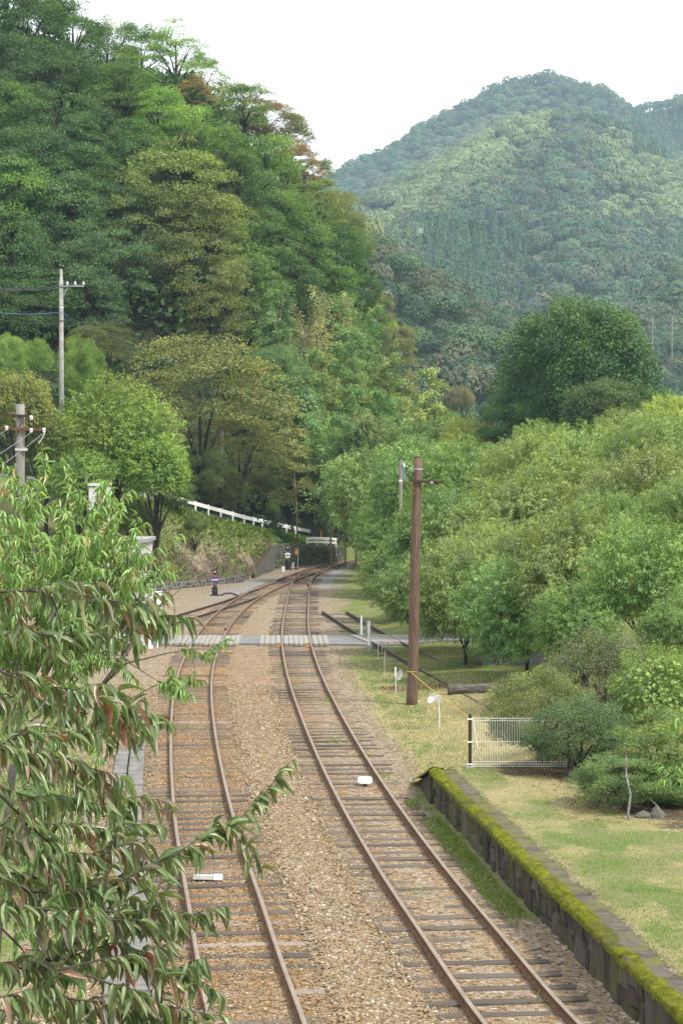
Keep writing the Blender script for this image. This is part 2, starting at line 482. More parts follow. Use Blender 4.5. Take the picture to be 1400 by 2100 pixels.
def ground_z(x, y):
    x, y = np.asarray(x, float), np.asarray(y, float)
    e = edge_x(y)
    yend = 42.5 + 7 * S((x - 2.2) / 3)
    z = (PLAT_H - .03) * S((x - e - .08) / .25) * (1 - S((y - 39.9) / (yend - 39.9)))
    z = z + .12 * S((x - 1.5) / 3) * S((y - 42) / 6)
    z = z + np.interp(y, [50, 62, 81, 95, 130, 180], [0, .1, .25, 2.2, 3.9, 5]) * S((x - 1.2) / 6.0) * (1 - S((x - 60) / 200))
    f, r, rz, w = foot_y(x), road_y(x), road_z(x), wall_z(x)
    t = (y - f) / (r - f)
    emb = np.where(t > 0, np.maximum(w, 0) * S((t - .035) * 14) + (rz - np.maximum(w, 0)) * S(np.clip(t, 0, 1)), 0)
    z = z + emb * (1 - S((x - 2) / 5)) * (1 - S((y - 260) / 100))
    z = z + .035 * fbm(x * .7, y * .7) * np.clip(1 - .0 * y, 0, 1) * S((y - 0) / 5)
    return z

def axis(lo, hi, fine_lo, fine_hi, step, grow):
    a = list(np.arange(fine_lo, fine_hi + 1e-6, step)); s = step
    v = fine_hi
    while v < hi: s *= grow; v += s; a.append(v)
    s = step; v = fine_lo; b = []
    while v > lo: s *= grow; v -= s; b.append(v)
    return np.array(b[::-1] + a)

def dist_curve(x, y, Cv):
    xc = np.interp(y, Cv[:, 1], Cv[:, 0]); sl = np.interp(y, Cv[:, 1], np.gradient(Cv[:, 0], Cv[:, 1]))
    d = (x - xc) / np.sqrt(1 + sl * sl)
    return np.where((y < Cv[0, 1]) | (y > Cv[-1, 1]), 99.0, d)

gx = axis(-3500, 3500, -13, 12, .2, 1.13)
gy = axis(-400, 75, 20, 75, .2, 1.13); gy = np.concatenate([gy, np.arange(75.3, 153, .45), axis(152, 6000, 152, 154, .5, 1.06)[4:]])
X, Y = np.meshgrid(gx, gy)
Zg = ground_z(X, Y)
dR, dL, dS, dD = dist_curve(X, Y, CR), dist_curve(X, Y, CL), dist_curve(X, Y, CS), dist_curve(X, Y, CD)
rail_d = np.minimum(np.abs(np.abs(dR) - .53), np.minimum(np.abs(np.abs(dL) - .53), np.abs(np.abs(dS) - .53)))
Zg = Zg + np.where((np.minimum(np.abs(dR), np.abs(dL)) < 1.2), -.012, .012)
rust = .95 * np.exp(-(np.minimum(np.abs(np.abs(dL) - .53), np.abs(np.abs(dS) - .53)) / .42) ** 2) + .6 * np.exp(-((np.abs(dR) - .53) / .3) ** 2) + .45 * np.exp(-(dL / 1.0) ** 2)
rust += .5 * np.exp(-((Y - 62) / 22) ** 2) * ((dL > 0) & (dR < 0))
xr = X - np.interp(Y, CR[:, 1], CR[:, 0])
xl = X - np.interp(Y, CL[:, 1], CL[:, 0])
pn = .6 * fbm(X * .55, Y * .22) + .7 * fbm(X * 1.9 + 5, Y * .9)
grass = np.zeros_like(X); dry = np.zeros_like(X); dirt = np.zeros_like(X); grey = np.zeros_like(X)
right = S((xr - 1.35 - .5 * pn) / .5)
onplat = S((X - edge_x(Y) - .3) / .3) * (Y < 43)
# platform top: mixed green and straw
grass = np.maximum(grass, onplat * np.clip(.50 + 1.0 * pn, 0, 1))
dry = np.maximum(dry, onplat * .9)
# strip of weeds between rail and wall
grass = np.maximum(grass, S((43 - Y) / 2) * S((Y - 28) / 2.5) * S((X - edge_x(Y) + .5) / .35) * (1 - onplat) * .62)
# meadow beyond the platform end
mead = right * S((Y - 42) / 3)
dry = np.maximum(dry, mead * np.clip(1.05 - S((Y - 62) / 14) * .8 + .5 * pn, 0, 1))
grass = np.maximum(grass, mead * np.clip(.10 + .85 * S((Y - 54) / 12) * S((xr - 2.0) / 2) + .35 * S((1.2 - np.abs(xr - 2.3)) / .8) + .8 * pn, 0, 1))
orch = S((X - np.interp(Y, CD[:, 1], CD[:, 0]) - .2) / 1.5) * S((Y - 52) / 8)
dirt = np.maximum(dirt, orch * np.clip(.8 + pn, 0, 1)); dry *= 1 - .9 * orch
grass = np.maximum(grass, orch * np.clip(.45 - 1.2 * pn, 0, 1))
# bed under the bushes at the back of the platform
bed = np.maximum(S((X - edge_x(Y) - 1.9 - .6 * pn) / 1.2) * S((Y - 33) / 2), .8 * S((X - edge_x(Y) - 2.4 - 1.2 * pn) / 1.0) * S((Y - 29.5) / 2)) * (Y < 44)
dirt = np.maximum(dirt, bed); grass *= 1 - .85 * bed; dry *= 1 - .8 * bed
bed2 = S((X - edge_x(Y) - .9) / .6) * S((Y - 38.4) / .8) * (Y < 41)
dirt = np.maximum(dirt, bed2 * .9); grass *= 1 - .7 * bed2; dry *= 1 - .7 * bed2
# left of the left track
lft = S((-xl - 2.6 + .5 * pn) / .8) * (Y < 62)
grass = np.maximum(grass, lft * np.clip(.65 + pn, 0, 1))
# embankment: grassy slope, bare earth at the foot
tt = (Y - foot_y(X)) / (road_y(X) - foot_y(X))
em = (tt > -.05) * (X < 4) * (Y < 400)
pe = fbm(X * .35 + 9, Y * .35)
dirt = np.maximum(dirt, em * np.clip(1.15 - .95 * tt + .9 * pe, 0, 1) * (X < -4.6)); dirt = np.maximum(dirt, em * (X >= -4.6) * .4)
grass = np.maximum(grass, em * np.clip(-.25 + 1.5 * tt + .5 * pe, 0, 1) + em * (X >= -5.0) * .9)
grey = np.maximum(grey, .9 * np.exp(-((Y - 117 + .6 * (X + 6)) / 14) ** 2) * np.exp(-((X - np.interp(Y, CL[:, 1], CL[:, 0]) + 1.6) / .9) ** 2))
grey = np.maximum(grey, .95 * S((Y - 112) / 8) * (1 - S((Y - 150) / 8)) * S((xr - .7) / .3) * (1 - S((xr - 2.4) / .5)))
far = S((Y - 150) / 40)
grass = np.maximum(grass, far * .8); dirt = np.maximum(dirt, far * .8)
grass = np.clip(grass, 0, 1); dry = np.clip(dry, 0, 1) * (1 - np.clip(em, 0, 1)); dirt = np.clip(dirt, 0, 1)
grey = np.clip(grey, 0, 1); rust = np.clip(rust, 0, 1)
nx, ny = len(gx), len(gy)
ii = (np.arange(ny - 1)[:, None] * nx + np.arange(nx - 1)[None, :]).ravel()
Fg = np.stack([ii, ii + 1, ii + 1 + nx, ii + nx], 1)
me = np_mesh('ground', np.stack([X.ravel(), Y.ravel(), Zg.ravel()], 1), [Fg], M['ground'], True,
             attrs=dict(grass=grass.ravel(), dry=dry.ravel(), dirt=dirt.ravel(), grey=grey.ravel(), rust=rust.ravel()))
tag(mobj('ground', me), kind='structure')

# wooded hill on the left
SIL = np.array([(-900, -420), (-400, -220), (0, -30), (100, -15), (170, 25), (230, 42), (300, 58), (385, 60), (440, 125), (475, 185), (560, 212), (612, 265), (655, 345), (705, 405), (738, 470), (746, 590), (800, 690),
                (880, 775), (960, 850), (1010, 905), (1100, 980), (1300, 1060)], float)
def hill_z(x, y):
    x, y = np.asarray(x, float), np.asarray(y, float)
    px = 700 + x / np.maximum(y, 60) * FPX
    sil = np.interp(px, SIL[:, 0], SIL[:, 1])
    cap = CAM_H + (970 - sil) / FPX * np.minimum(y, 215) - 8.0
    base = np.interp(x, [-40, -11, -4, 3, 14], [8, 4, 1.3, -1, -3])
    z = base + .78 * (y - np.interp(x, [-40, -11, -4, 4, 14], [128, 134, 147, 160, 185]))
    z = np.minimum(z, cap)
    z = np.where(y > 225, z - .5 * (y - 225), z)
    return z + 1.2 * fbm(x * .06, y * .06)
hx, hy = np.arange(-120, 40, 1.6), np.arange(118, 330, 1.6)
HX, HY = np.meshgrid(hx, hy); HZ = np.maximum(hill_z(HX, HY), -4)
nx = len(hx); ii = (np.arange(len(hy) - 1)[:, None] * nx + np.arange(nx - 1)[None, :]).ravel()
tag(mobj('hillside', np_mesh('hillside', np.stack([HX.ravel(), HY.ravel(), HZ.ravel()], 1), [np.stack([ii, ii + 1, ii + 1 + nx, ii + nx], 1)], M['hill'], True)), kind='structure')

# far mountains: ridge lines with valleys between
RIDGES = []
def ridge(pts, slope, w=0):
    RIDGES.append((np.array([at(*p) for p in pts]), slope))
ridge([(560, 400, 1750), (660, 352, 1750), (760, 322, 1750), (860, 276, 1750), (930, 228, 1750), (985, 205, 1750), (1045, 170, 1750), (1120, 163, 1750), (1200, 180, 1750), (1270, 214, 1800), (1345, 212, 1800), (1400, 200, 1800), (1600, 260, 1800)], .75)
ridge([(600, 560, 1130), (690, 495, 1150), (760, 440, 1170), (850, 375, 1200), (930, 320, 1220), (1000, 280, 1240), (1080, 238, 1270), (1130, 222, 1290), (1190, 217, 1300), (1240, 250, 1300), (1320, 300, 1290), (1400, 345, 1280), (1500, 420, 1270)], .72)
ridge([(1190, 217, 1300), (1170, 290, 1190), (1160, 370, 1090), (1180, 470, 990), (1200, 560, 900)], .8)
ridge([(1000, 280, 1240), (960, 360, 1130), (900, 440, 1010), (862, 480, 930), (800, 530, 850)], .7)
ridge([(1320, 300, 1290), (1360, 420, 1150), (1340, 520, 1010), (1290, 600, 880)], .75)
ridge([(1500, 470, 760), (1400, 560, 720), (1300, 640, 690), (1220, 690, 670)], .7)
ridge([(620, 380, 470), (735, 505, 480), (800, 545, 490), (870, 580, 500), (950, 610, 520), (1020, 640, 545), (1070, 680, 560), (1130, 740, 580)], .62)
ridge([(930, 640, 400), (960, 730, 380), (1000, 800, 370)], .6)
ridge([(1000, 665, 620), (1150, 700, 640), (1300, 690, 660), (1450, 670, 660)], .55)
def mount_z(x, y):
    x, y = np.asarray(x, float), np.asarray(y, float)
    z = np.full(x.shape, -30.0)
    for pts, sl in RIDGES:
        for a, b in zip(pts[:-1], pts[1:]):
            d = b[:2] - a[:2]; t = np.clip(((x - a[0]) * d[0] + (y - a[1]) * d[1]) / (d @ d), 0, 1)
            dd = np.hypot(x - a[0] - t * d[0], y - a[1] - t * d[1])
            z = np.maximum(z, a[2] + t * (b[2] - a[2]) - sl * (np.sqrt(dd * dd + 144) - 12) - 7)
    return z + 13 * fbm(x / 70, y / 70, 4) * S((y - 450) / 300) + 3 * fbm(x / 20, y / 20, 2)
mx_, my_ = np.arange(-330, 620, 8.0), np.arange(300, 2000, 8.0)
MX, MY = np.meshgrid(mx_, my_); MZ = np.maximum(mount_z(MX, MY), -3)
nx = len(mx_); ii = (np.arange(len(my_) - 1)[:, None] * nx + np.arange(nx - 1)[None, :]).ravel()
tag(mobj('mountain', np_mesh('mountain', np.stack([MX.ravel(), MY.ravel(), MZ.ravel()], 1), [np.stack([ii, ii + 1, ii + 1 + nx, ii + nx], 1)], M['hill'], True)), kind='structure')
# ---------------------------------------------------------------- railway tracks
RAIL_TOP, HALF = .125, .5665
def offset_curve(Cv, off):
    d = np.gradient(Cv, axis=0); d /= np.linalg.norm(d, axis=1)[:, None]
    return Cv + off * np.stack([d[:, 1], -d[:, 0]], 1)
PROF = [(-.055, -.02), (-.055, .012), (-.012, .03), (-.012, .085), (-.033, .095), (-.033, RAIL_TOP - .006), (-.026, RAIL_TOP), (.026, RAIL_TOP), (.033, RAIL_TOP - .006), (.033, .095), (.012, .085), (.012, .03), (.055, .012), (.055, -.02)]
def rail_mesh(line, zoff=0.0, mats=None, sink=0.0):
    line = np.asarray(line)
    d = np.gradient(line, axis=0); d /= np.linalg.norm(d, axis=1)[:, None]
    nrm = np.stack([d[:, 1], -d[:, 0]], 1)
    k = len(PROF); V = []
    for u, h in PROF:
        V.append(np.stack([line[:, 0] + nrm[:, 0] * u, line[:, 1] + nrm[:, 1] * u, np.zeros(len(line)) + h + zoff], 1))
    V = np.stack(V, 1).reshape(-1, 3); n = len(line)
    F, mi = [], []
    for j in range(k):
        a = np.arange(n - 1) * k + j; b = np.arange(n - 1) * k + (j + 1) % k
        F.append(np.stack([a, b, b + k, a + k], 1)); mi += [1 if j in (5, 6, 7) else 0] * (n - 1)
    me = np_mesh('rail', V, [np.concatenate(F)], mats or [M['rust'], M['railhead']], True, mi)
    return me
def sleeper_variants(L):
    out = []
    for k in range(5):
        b = MB(); w, h = .20 + .02 * k % .05, .14
        n = 6; r = random.Random(k + int(L * 10))
        vs, fs = [], []
        for i in range(n + 1):
            x = -L / 2 + L * i / n; j = lambda s: r.uniform(-s, s)
            zt = .012 + j(.01); ww = w / 2
            vs += [(x, -ww + j(.012), -.1), (x, -ww + j(.012), zt - .012), (x, -ww + .02 + j(.008), zt), (x, ww - .02 + j(.008), zt), (x, ww + j(.012), zt - .012), (x, ww + j(.012), -.1)]
        for i in range(n):
            for q in range(5):
                a = i * 6 + q; fs.append((a, a + 6, a + 7, a + 1))
        fs.append((0, 1, 2, 3, 4, 5)); fs.append(tuple(range(n * 6 + 5, n * 6 - 1, -1)))
        b.add(vs, fs); out.append(b.mesh('sleeper', M['sleeper']))
    return out
SLV = sleeper_variants(2.15)
def lay_track(name, label, Cv, y0, y1, spacing=.66, dull=False, group='railway tracks', rails=None, zoff=0.0, extra=()):
    sel = Cv[(Cv[:, 1] >= y0) & (Cv[:, 1] <= y1)]
    m0 = sel[len(sel) // 2]
    t = empty(name, (m0[0], m0[1], 0)); tag(t, label, 'railway track', group)
    mats = [M['rust_dark'], M['railhead_old']] if dull else [M['rust'], M['railhead']]
    off = np.array((m0[0], m0[1]))
    for s, (a, b) in zip((-1, 1), rails or ((y0, y1), (y0, y1))):
        q = offset_curve(Cv, s * HALF); q = q[(q[:, 1] >= a) & (q[:, 1] <= b)]
        mobj('rail', rail_mesh(q - off, zoff, mats), t)
    seg = np.concatenate([[0], np.cumsum(np.linalg.norm(np.diff(sel, axis=0), axis=1))])
    r = random.Random(len(label)); s = .2
    while s < seg[-1]:
        x, y = np.interp(s, seg, sel[:, 0]), np.interp(s, seg, sel[:, 1])
        x2, y2 = np.interp(s + .3, seg, sel[:, 0]), np.interp(s + .3, seg, sel[:, 1])
        ang = -math.atan2(x2 - x, y2 - y) if s + .3 < seg[-1] else 0
        if not (75.9 < y < 80.8):
            o = mobj('sleeper', SLV[r.randrange(5)], t, (x - off[0] + r.uniform(-.06, .06), y - off[1], r.uniform(-.028, .002) + zoff), (1 + r.uniform(-.05, .03), r.uniform(.85, 1.1), 1), ang + r.uniform(-.025, .025))
        s += spacing * r.uniform(.86, 1.12)
    return t
lay_track('railway_track', 'right hand rusty track curving past the mossy stone platform', CR, 14, 184, rails=((14, 184), (14, 184)))
lay_track('railway_track', 'left hand rusty track bending beside the concrete slabs, joining the other beyond the path', CL, 14, 141)
lay_track('railway_track', 'rusty siding branching off leftwards in front of the short lever stand', CS, 63, 111, spacing=.75, dull=True, rails=((63, 112), (63, 107)))
lay_track('railway_track', 'disused dark siding half sunk in grass under the orchard trees', CD, 50, 94.0, spacing=2.6, dull=True, zoff=.04)
# closure rails and check rails in the turnouts
def loose_rail(pts, label):
    p = np.array(pts); y = np.arange(p[0, 1], p[-1, 1], .5)
    cv = np.stack([np.interp(y, p[:, 1], p[:, 0]), y], 1); o = cv[len(cv) // 2].copy()
    tag(mobj('guard_rail', rail_mesh(cv - o, -.006), None, (o[0], o[1], 0)), label, 'rail', 'short guard rails in the turnouts')
def rel(Cv, off, y0, y1):
    q = offset_curve(Cv, off); return q[(q[:, 1] >= y0) & (q[:, 1] <= y1)]
loose_rail(rel(CR, HALF - .11, 117, 124), 'short guard rail inside the right rail where the tracks join')
loose_rail(rel(CL, -HALF + .12, 112, 121), 'short guard rail inside the outer rail of the left track by the tall lever stand')
loose_rail(rel(CL, HALF - .12, 84, 92), 'short guard rail inside the left track beyond the path')

# ---------------------------------------------------------------- path across the tracks
def strip(name, cols, mats, zf, thick=.12):
    """a paved strip from centre/half-width columns (x, y_near, y_far)"""
    V, F = [], []
    for x, a, b in cols:
        V += [(x, a, zf(x, a) - thick), (x, a, zf(x, a)), (x, b, zf(x, b)), (x, b, zf(x, b) - thick)]
    for i in range(len(cols) - 1):
        for j in range(3):
            p = i * 4 + j; F.append((p, p + 1, p + 5, p + 4))
    F += [(0, 3, 2, 1), tuple(len(V) - 4 + k for k in range(4))]
    b = MB(); b.add(V, F); return b.build(name, mats)
xs = np.concatenate([np.arange(-13, 3.2, .4), np.arange(3.2, 14, .6)])
tag(strip('path', [(x, 76.4 - .25 * math.sin(x * .35) - (.0 if x < 4 else (x - 4) * 1.0), 80.2 - .2 * math.sin(x * .3) - (.0 if x < 4 else (x - 4) * .75)) for x in xs], M['asphalt'],
          lambda x, y: max(.098, float(ground_z(x, y)) + .07 if x > 3 else .098), .3), kind='structure')
tag(strip('lane', [(x, 66.5 + (x - 5.2) * .15 - (.8 if x < 5.6 else 0) * 0, 70.5 + (x - 5.2) * .2) for x in np.arange(4.8, 13, .5)], M['road'],
          lambda x, y: float(ground_z(x, y)) + .06, .3), kind='structure')
deck = empty('plank_crossing', (-3.4, 78.3, 0)); tag(deck, 'pale wooden plank crossing laid between the rails of both tracks', 'plank crossing')
rp = random.Random(5)
for Cv in (CL, CR):
    for u in list(np.arange(-1.36, -.68, .215)) + list(np.arange(-.40, .46, .2)) + list(np.arange(.76, 1.40, .215)):
        pts = rel(Cv, u, 76.25, 80.3)
        b = MB(); a0, a1 = pts[0], pts[-1]
        ang = -math.atan2(a1[0] - a0[0], a1[1] - a0[1]); L = math.hypot(*(a1 - a0))
        b.box((0, 0, 0), (rp.uniform(.165, .185), L * rp.uniform(.97, 1.02), .10))
        m = (a0 + a1) / 2
        b.build('plank', M['wood_grey'], deck, loc=(m[0] + 3.4, m[1] - 78.3, .069 + rp.uniform(-.004, .008))).rotation_euler = (0, 0, ang)
deck2 = empty('plank_crossing', (1.75, 78.4, 0)); tag(deck2, 'grey plank boards over the disused siding beside the tall wooden pole', 'plank crossing')
for u in np.arange(-.95, 1.7, .27):
    b = MB(); b.box((0, 0, 0), (.23, 3.6, .08))
    b.build('plank', M['wood_grey'], deck2, loc=(u, rp.uniform(-.05, .05), .115 + rp.uniform(-.005, .006))).rotation_euler = (0, 0, .20)
for x, lab in ((-2.42, 'left'), (-1.3, 'right')):
    b = MB(); b.box((0, 0, 0), (.3, .16, .16), taper=.8); b.box((.03, -.02, .09), (.2, .1, .05))
    tag(b.build('guard_block', M['box_tan'], loc=(x, 76.05, .06)), f'tan brown block at the plank edge against the {lab} rail of the right track', 'block', 'tan blocks at the crossing')

# ---------------------------------------------------------------- stone platform on the right
plat = empty('station_platform', (edge_x(30), 30, 0)); tag(plat, 'old stone faced platform with moss covered coping on the right', 'platform')
ey = np.arange(8, 39.8, .02); ex = edge_x(ey)
k = np.exp(-np.linspace(-2, 2, 201) ** 2); k /= k.sum()
ex = np.convolve(np.pad(ex, 100, mode='edge') + 0, k, 'valid'); ex[:120] = edge_x(ey[:120]); ex[-120:] = edge_x(ey[-120:])
es = np.concatenate([[0], np.cumsum(np.hypot(np.diff(ex), np.diff(ey)))])
def on_edge(s):
    x, y = np.interp(s, es, ex), np.interp(s, es, ey); x2, y2 = np.interp(s + .1, es, ex), np.interp(s + .1, es, ey)
    return x, y, math.atan2(y2 - y, x2 - x)
def stone_variant(k):
    r = random.Random(k); b = MB(); j = lambda s: r.uniform(-s, s)
    o = [(-.5, -.5), (.5, -.5), (.5, .5), (-.5, .5)]
    back = [(x, -.5, z) for x, z in o]
    rim = [(x * .985 + j(.015), .25, z * .97 + j(.03)) for x, z in o]
    front = [(x * .86 + j(.07), .42 + j(.12), z * .8 + j(.09)) for x, z in o]
    mid = (j(.2), .46 + j(.12), j(.2))
    vs = back + rim + front + [mid]; fs = []
    for q in range(4):
        n = (q + 1) % 4
        fs += [(q, n, 4 + n, 4 + q), (4 + q, 4 + n, 8 + n, 8 + q), (8 + q, 8 + n, 12)]
    b.add(vs, [f[::-1] for f in fs]); return b.mesh('wall_stone', M['wallstone'])
STV = [stone_variant(k) for k in range(9)]
r = random.Random(11)
s = 11.5; pcount = 0
smax = es[-1] - .05
s = 9.5
while s < smax:
    w = min(r.uniform(.22, .58), smax - s + .02)
    q_ = r.random(); zs = [-.05, .665]
    if q_ < .55: zs = [-.05, r.uniform(.2, .42), .665]
    elif q_ < .8: zs = [-.05, r.uniform(.1, .2), r.uniform(.33, .48), .665]
    x, y, a = on_edge(s + w / 2)
    for za_, zb_ in zip(zs[:-1], zs[1:]):
        # the stone's +y side faces the track (left of the edge direction)
        o = mobj('wall_stone', STV[r.randrange(9)], plat, (x - edge_x(30) + .075 + r.uniform(-.012, .012), y - 30, (za_ + zb_) / 2), (w - .006 + r.uniform(0, .02), .20, zb_ - za_ - .006), a)
        o.rotation_euler = (r.uniform(-.05, .05), r.uniform(-.05, .05), a + r.uniform(-.05, .05))
    s += w
back_b = MB()
for i in range(0, len(ey) - 40, 40):
    p, q = (ex[i] + .09 - edge_x(30), ey[i] - 30), (ex[i + 40] + .09 - edge_x(30), ey[i + 40] - 30)
    back_b.add([(p[0], p[1], -.1), (q[0], q[1], -.1), (q[0], q[1], .64), (p[0], p[1], .64)], [(0, 1, 2, 3)])
back_b.build('mortar', M['concrete_dark'], plat)
# coping slabs with a bumpy moss skin along the outer edge
s = 9.5; r = random.Random(4)
def coping_piece(s0, s1, nm, u0, u1, zf, mat, nu=6, ds=.09, drop=.12, bumpy=.012, seed=0):
    n = max(2, int((s1 - s0) / ds)); V = []
    us = np.linspace(u0, u1, nu); ss = np.linspace(s0, s1, n + 1)
    for si in ss:
        x, y, a = on_edge(si); nxv, nyv = math.sin(a), -math.cos(a)
        for jn in range(-1, nu + 1):
            u = us[min(max(jn, 0), nu - 1)]
            z = zf(u, si) if 0 <= jn < nu else zf(u, si) - drop
            uu = u + (0 if 0 <= jn < nu else (-.004 if jn < 0 else .004))
            V.append((x + nxv * uu, y + nyv * uu, z))
    V = np.array(V); k = nu + 2
    V[:, 2] += bumpy * (vnoise(V[:, 0] * 17 + seed, V[:, 1] * 17) + .7 * vnoise(V[:, 0] * 43, V[:, 1] * 43 + seed))
    V -= np.array((edge_x(30), 30, 0))
    a = (np.arange(n)[:, None] * k + np.arange(k - 1)[None, :]).ravel()
    F = [np.stack([a, a + k, a + k + 1, a + 1], 1)]
    c0 = np.arange(k)[None, :]; c1 = (np.arange(k) + n * k)[None, ::-1]
    return mobj(nm, np_mesh(nm, V, F + [c0, c1], mat, True), plat)
while s < smax - .1:
    w = min(r.uniform(.95, 1.35), smax - s); dz = r.uniform(-.008, .008)
    coping_piece(s + .008, s + w - .008, 'coping_stone', -.07, .40, lambda u, q: PLAT_H - .02 + dz, M['coping'], 5, .2, .13, .006)
    mw = r.uniform(.10, .25); ph = r.uniform(0, 50)
    thick = r.uniform(.03, .055)
    coping_piece(s - .01, s + w + .01 - (.05 if r.random() < .3 else 0), 'moss_cover', -.115, mw,
                 lambda u, q: PLAT_H - .035 + dz + thick * (1 - ((u - .03) / .16) ** 2) + .022 * float(vnoise(np.array(q * 6.0), np.array(u * 9.0))) - max(0, (u - .12)) * .25 - .10 * max(0, .16 + float(vnoise(np.array(q * 2.3 + ph), np.array(u * 5 + ph))) - .30 + max(0, u) * .9), M['moss'], 10, .04, .07, .045, s)
    s += w
# sloping end of the platform with a mossy coping running down to the ground
b = MB(); x0, y0 = edge_x(39.8) - edge_x(30), 9.8; x1, y1 = 1.66 - edge_x(30), 12.6
b.add([(x0 - .08, y0, 0), (x1, y1, -.05), (x1, y1, .04), (x0 - .08, y0, .66), (x0 + .35, y0, 0), (x1 + .4, y1, -.05), (x1 + .4, y1, .04), (x0 + .35, y0, .66)],
      [(0, 1, 2, 3), (7, 6, 5, 4), (3, 2, 6, 7), (1, 5, 6, 2), (0, 3, 7, 4)])
b.build('ramp_wall', M['wallstone'], plat)
V = []; n = 28
for i in range(n + 1):
    t = i / n
    for jn in range(7):
        u = jn / 6
        V.append((x0 - .16 + (x1 - x0) * t + .40 * u, y0 - .06 + (y1 - y0) * t, .74 - .66 * t + .05 * math.sin(u * math.pi) - (.06 if jn in (0, 6) else 0)))
V = np.array(V); V[:, 2] += .035 * vnoise(V[:, 0] * 19, V[:, 1] * 19)
a = (np.arange(n)[:, None] * 7 + np.arange(6)[None, :]).ravel()
mobj('moss_cover', np_mesh('moss_cover', V, [np.stack([a, a + 7, a + 8, a + 1], 1)], M['moss'], True), plat)

# ---------------------------------------------------------------- concrete slabs left of the left track
slab = empty('trough_cover_row', (-5, 40, 0)); tag(slab, 'double row of grey concrete slabs along the left track', 'concrete slabs')
r = random.Random(9); y = 19.0
while y < 50:
    L = r.uniform(1.8, 2.2)
    xc = np.interp(y + L / 2, CL[:, 1], CL[:, 0]); sl = np.interp(y + L / 2 + 1, CL[:, 1], CL[:, 0]) - np.interp(y + L / 2 - 1, CL[:, 1], CL[:, 0])
    ang = -math.atan2(sl, 2)
    for u, w, h in ((-1.72, .30, .10), (-1.36, .34, .16)):
        b = MB(); b.box((0, 0, 0), (w, L - .03, h + .1), taper=.97)
        b.build('slab', M['concrete_dark'], slab, loc=(xc + u + 5, y + L / 2 - 40, h / 2 - .06 + r.uniform(-.01, .01))).rotation_euler = (0, r.uniform(-.02, .02), ang + r.uniform(-.008, .008))
    y += L
b = MB(); b.box((0, 0, 0), (1.9, .09, .08)); b.box((0, .3, -.01), (1.8, .07, .07))
tag(b.build('point_rod', M['rust'], loc=(-5.55, 53.6, .07)), 'rusty rods lying crosswise from the left rail to the slabs', 'rod')

# ---------------------------------------------------------------- small white things between the rails
p = on_ground(748, 1602, .1)
root = empty('track_marker', (p[0], p[1], 0)); tag(root, 'white rounded plate on a short stem inside the right track', 'marker plate')
b = MB()
prof = []
for k_ in range(16):
    a = 2 * math.pi * k_ / 16
    sx = math.copysign(abs(math.cos(a)) ** .45, math.cos(a)); sy = math.copysign(abs(math.sin(a)) ** .45, math.sin(a)); prof.append((.155 * sx, .155 * sy))
vs = [(x, y * 1.0, z + y * .28) for z in (.11, .135) for x, y in prof]
b.add(vs, [tuple(range(15, -1, -1)), tuple(range(16, 32))] + [(i, (i + 1) % 16, 16 + (i + 1) % 16, 16 + i) for i in range(16)])
b.build('plate', M['white'], root)
b = MB(); b.tube([(0, 0, -.02), (0, -.02, .11)], .025, 8); b.box((0, 0, .085), (.22, .05, .03)); b.build('stem', M['black'], root)
p = on_ground(427, 1798, .06)
root = empty('white_trunking', (p[0], p[1], 0)); tag(root, 'long white plastic case lying across the left track sleepers', 'plastic case')
b = MB(); b.box((-.08, 0, .055), (.34, .085, .07), taper=.93); b.build('case', M['white_old'], root)
b = MB(); b.box((.165, 0, .058), (.15, .1, .085), taper=.94); b.build('sleeve', M['white'], root)
root.rotation_euler = (0, 0, -.05)

# ---------------------------------------------------------------- wooden telegraph pole right of the track
gp = on_ground(843, 1441, .08); H = (at(857, 936, gp[1])[2] - .05)
lean = at(857, 936, gp[1])[0] - gp[0]
root = empty('telegraph_pole', (gp[0], gp[1], .02)); tag(root, 'tall leaning brown wooden pole with an iron crossarm right of the track', 'pole')
def pole_mesh(Hh, lean, r0, r1, n=18, seed=1):
    b = MB(); pts, rad = [], []
    for i in range(15):
        t = i / 14; pts.append((lean * t + .012 * math.sin(t * 7), .01 * math.sin(t * 5), -.3 + (Hh + .3) * t)); rad.append(r0 + (r1 - r0) * t)
    b.tube(pts, rad, n)
    r = random.Random(seed)
    b.v = [(x + r.uniform(-.004, .004), y + r.uniform(-.004, .004), z) for x, y, z in b.v]
    return b
pole_mesh(H, lean, .165, .125).build('shaft', M['pole_wood'], root, True)
lx = lambda z: lean * z / H
b = MB(); b.lathe([(.14, 0), (.14, .012), (.03, .03)], (lx(H), 0, H), 14); b.build('cap', M['rust_dark'], root)
za = at(857, 987, gp[1])[2]
b = MB(); b.box((lx(za) + .02, -.17, za - .02), (1.02, .07, .075)); o = b.build('crossarm', M['rust_dark'], root); o.rotation_euler = (0, .035, 0); 
b = MB(); b.tube([(lx(za) - .34, -.16, za - .02), (lx(za) - .08, -.14, za - .42)], .018, 6); b.build('brace', M['rust'], root)
for dx in (-.50, .40):
    b = MB(); b.lathe([(.035, 0), (.04, .02), (.04, .07), (.035, .09)], (lx(za) + dx - .04, -.17, za - .035 - dx * .035), 10, 'x'); b.build('clamp', M['porcelain'], root)
b = MB(); b.lathe([(.05, 0), (.06, .03), (.05, .09)], (lx(za) + .50, -.17, za - .045), 10, 'x'); b.build('end_insulator', M['rust_dark'], root)
b = MB(); b.lathe([(.145, 0), (.145, .045)], (lx(za + .33), 0, za + .31), 16); b.build('band', M['steel_grey'], root)
b = MB(); b.tube([(lx(za) - .10, -.14, za + .35), (lx(za) - .24, -.16, za + .33), (lx(za) - .34, -.17, za + .2), (lx(za) - .38, -.17, za)], .010, 6); b.build('lead_wire', M['steel_grey'], root)
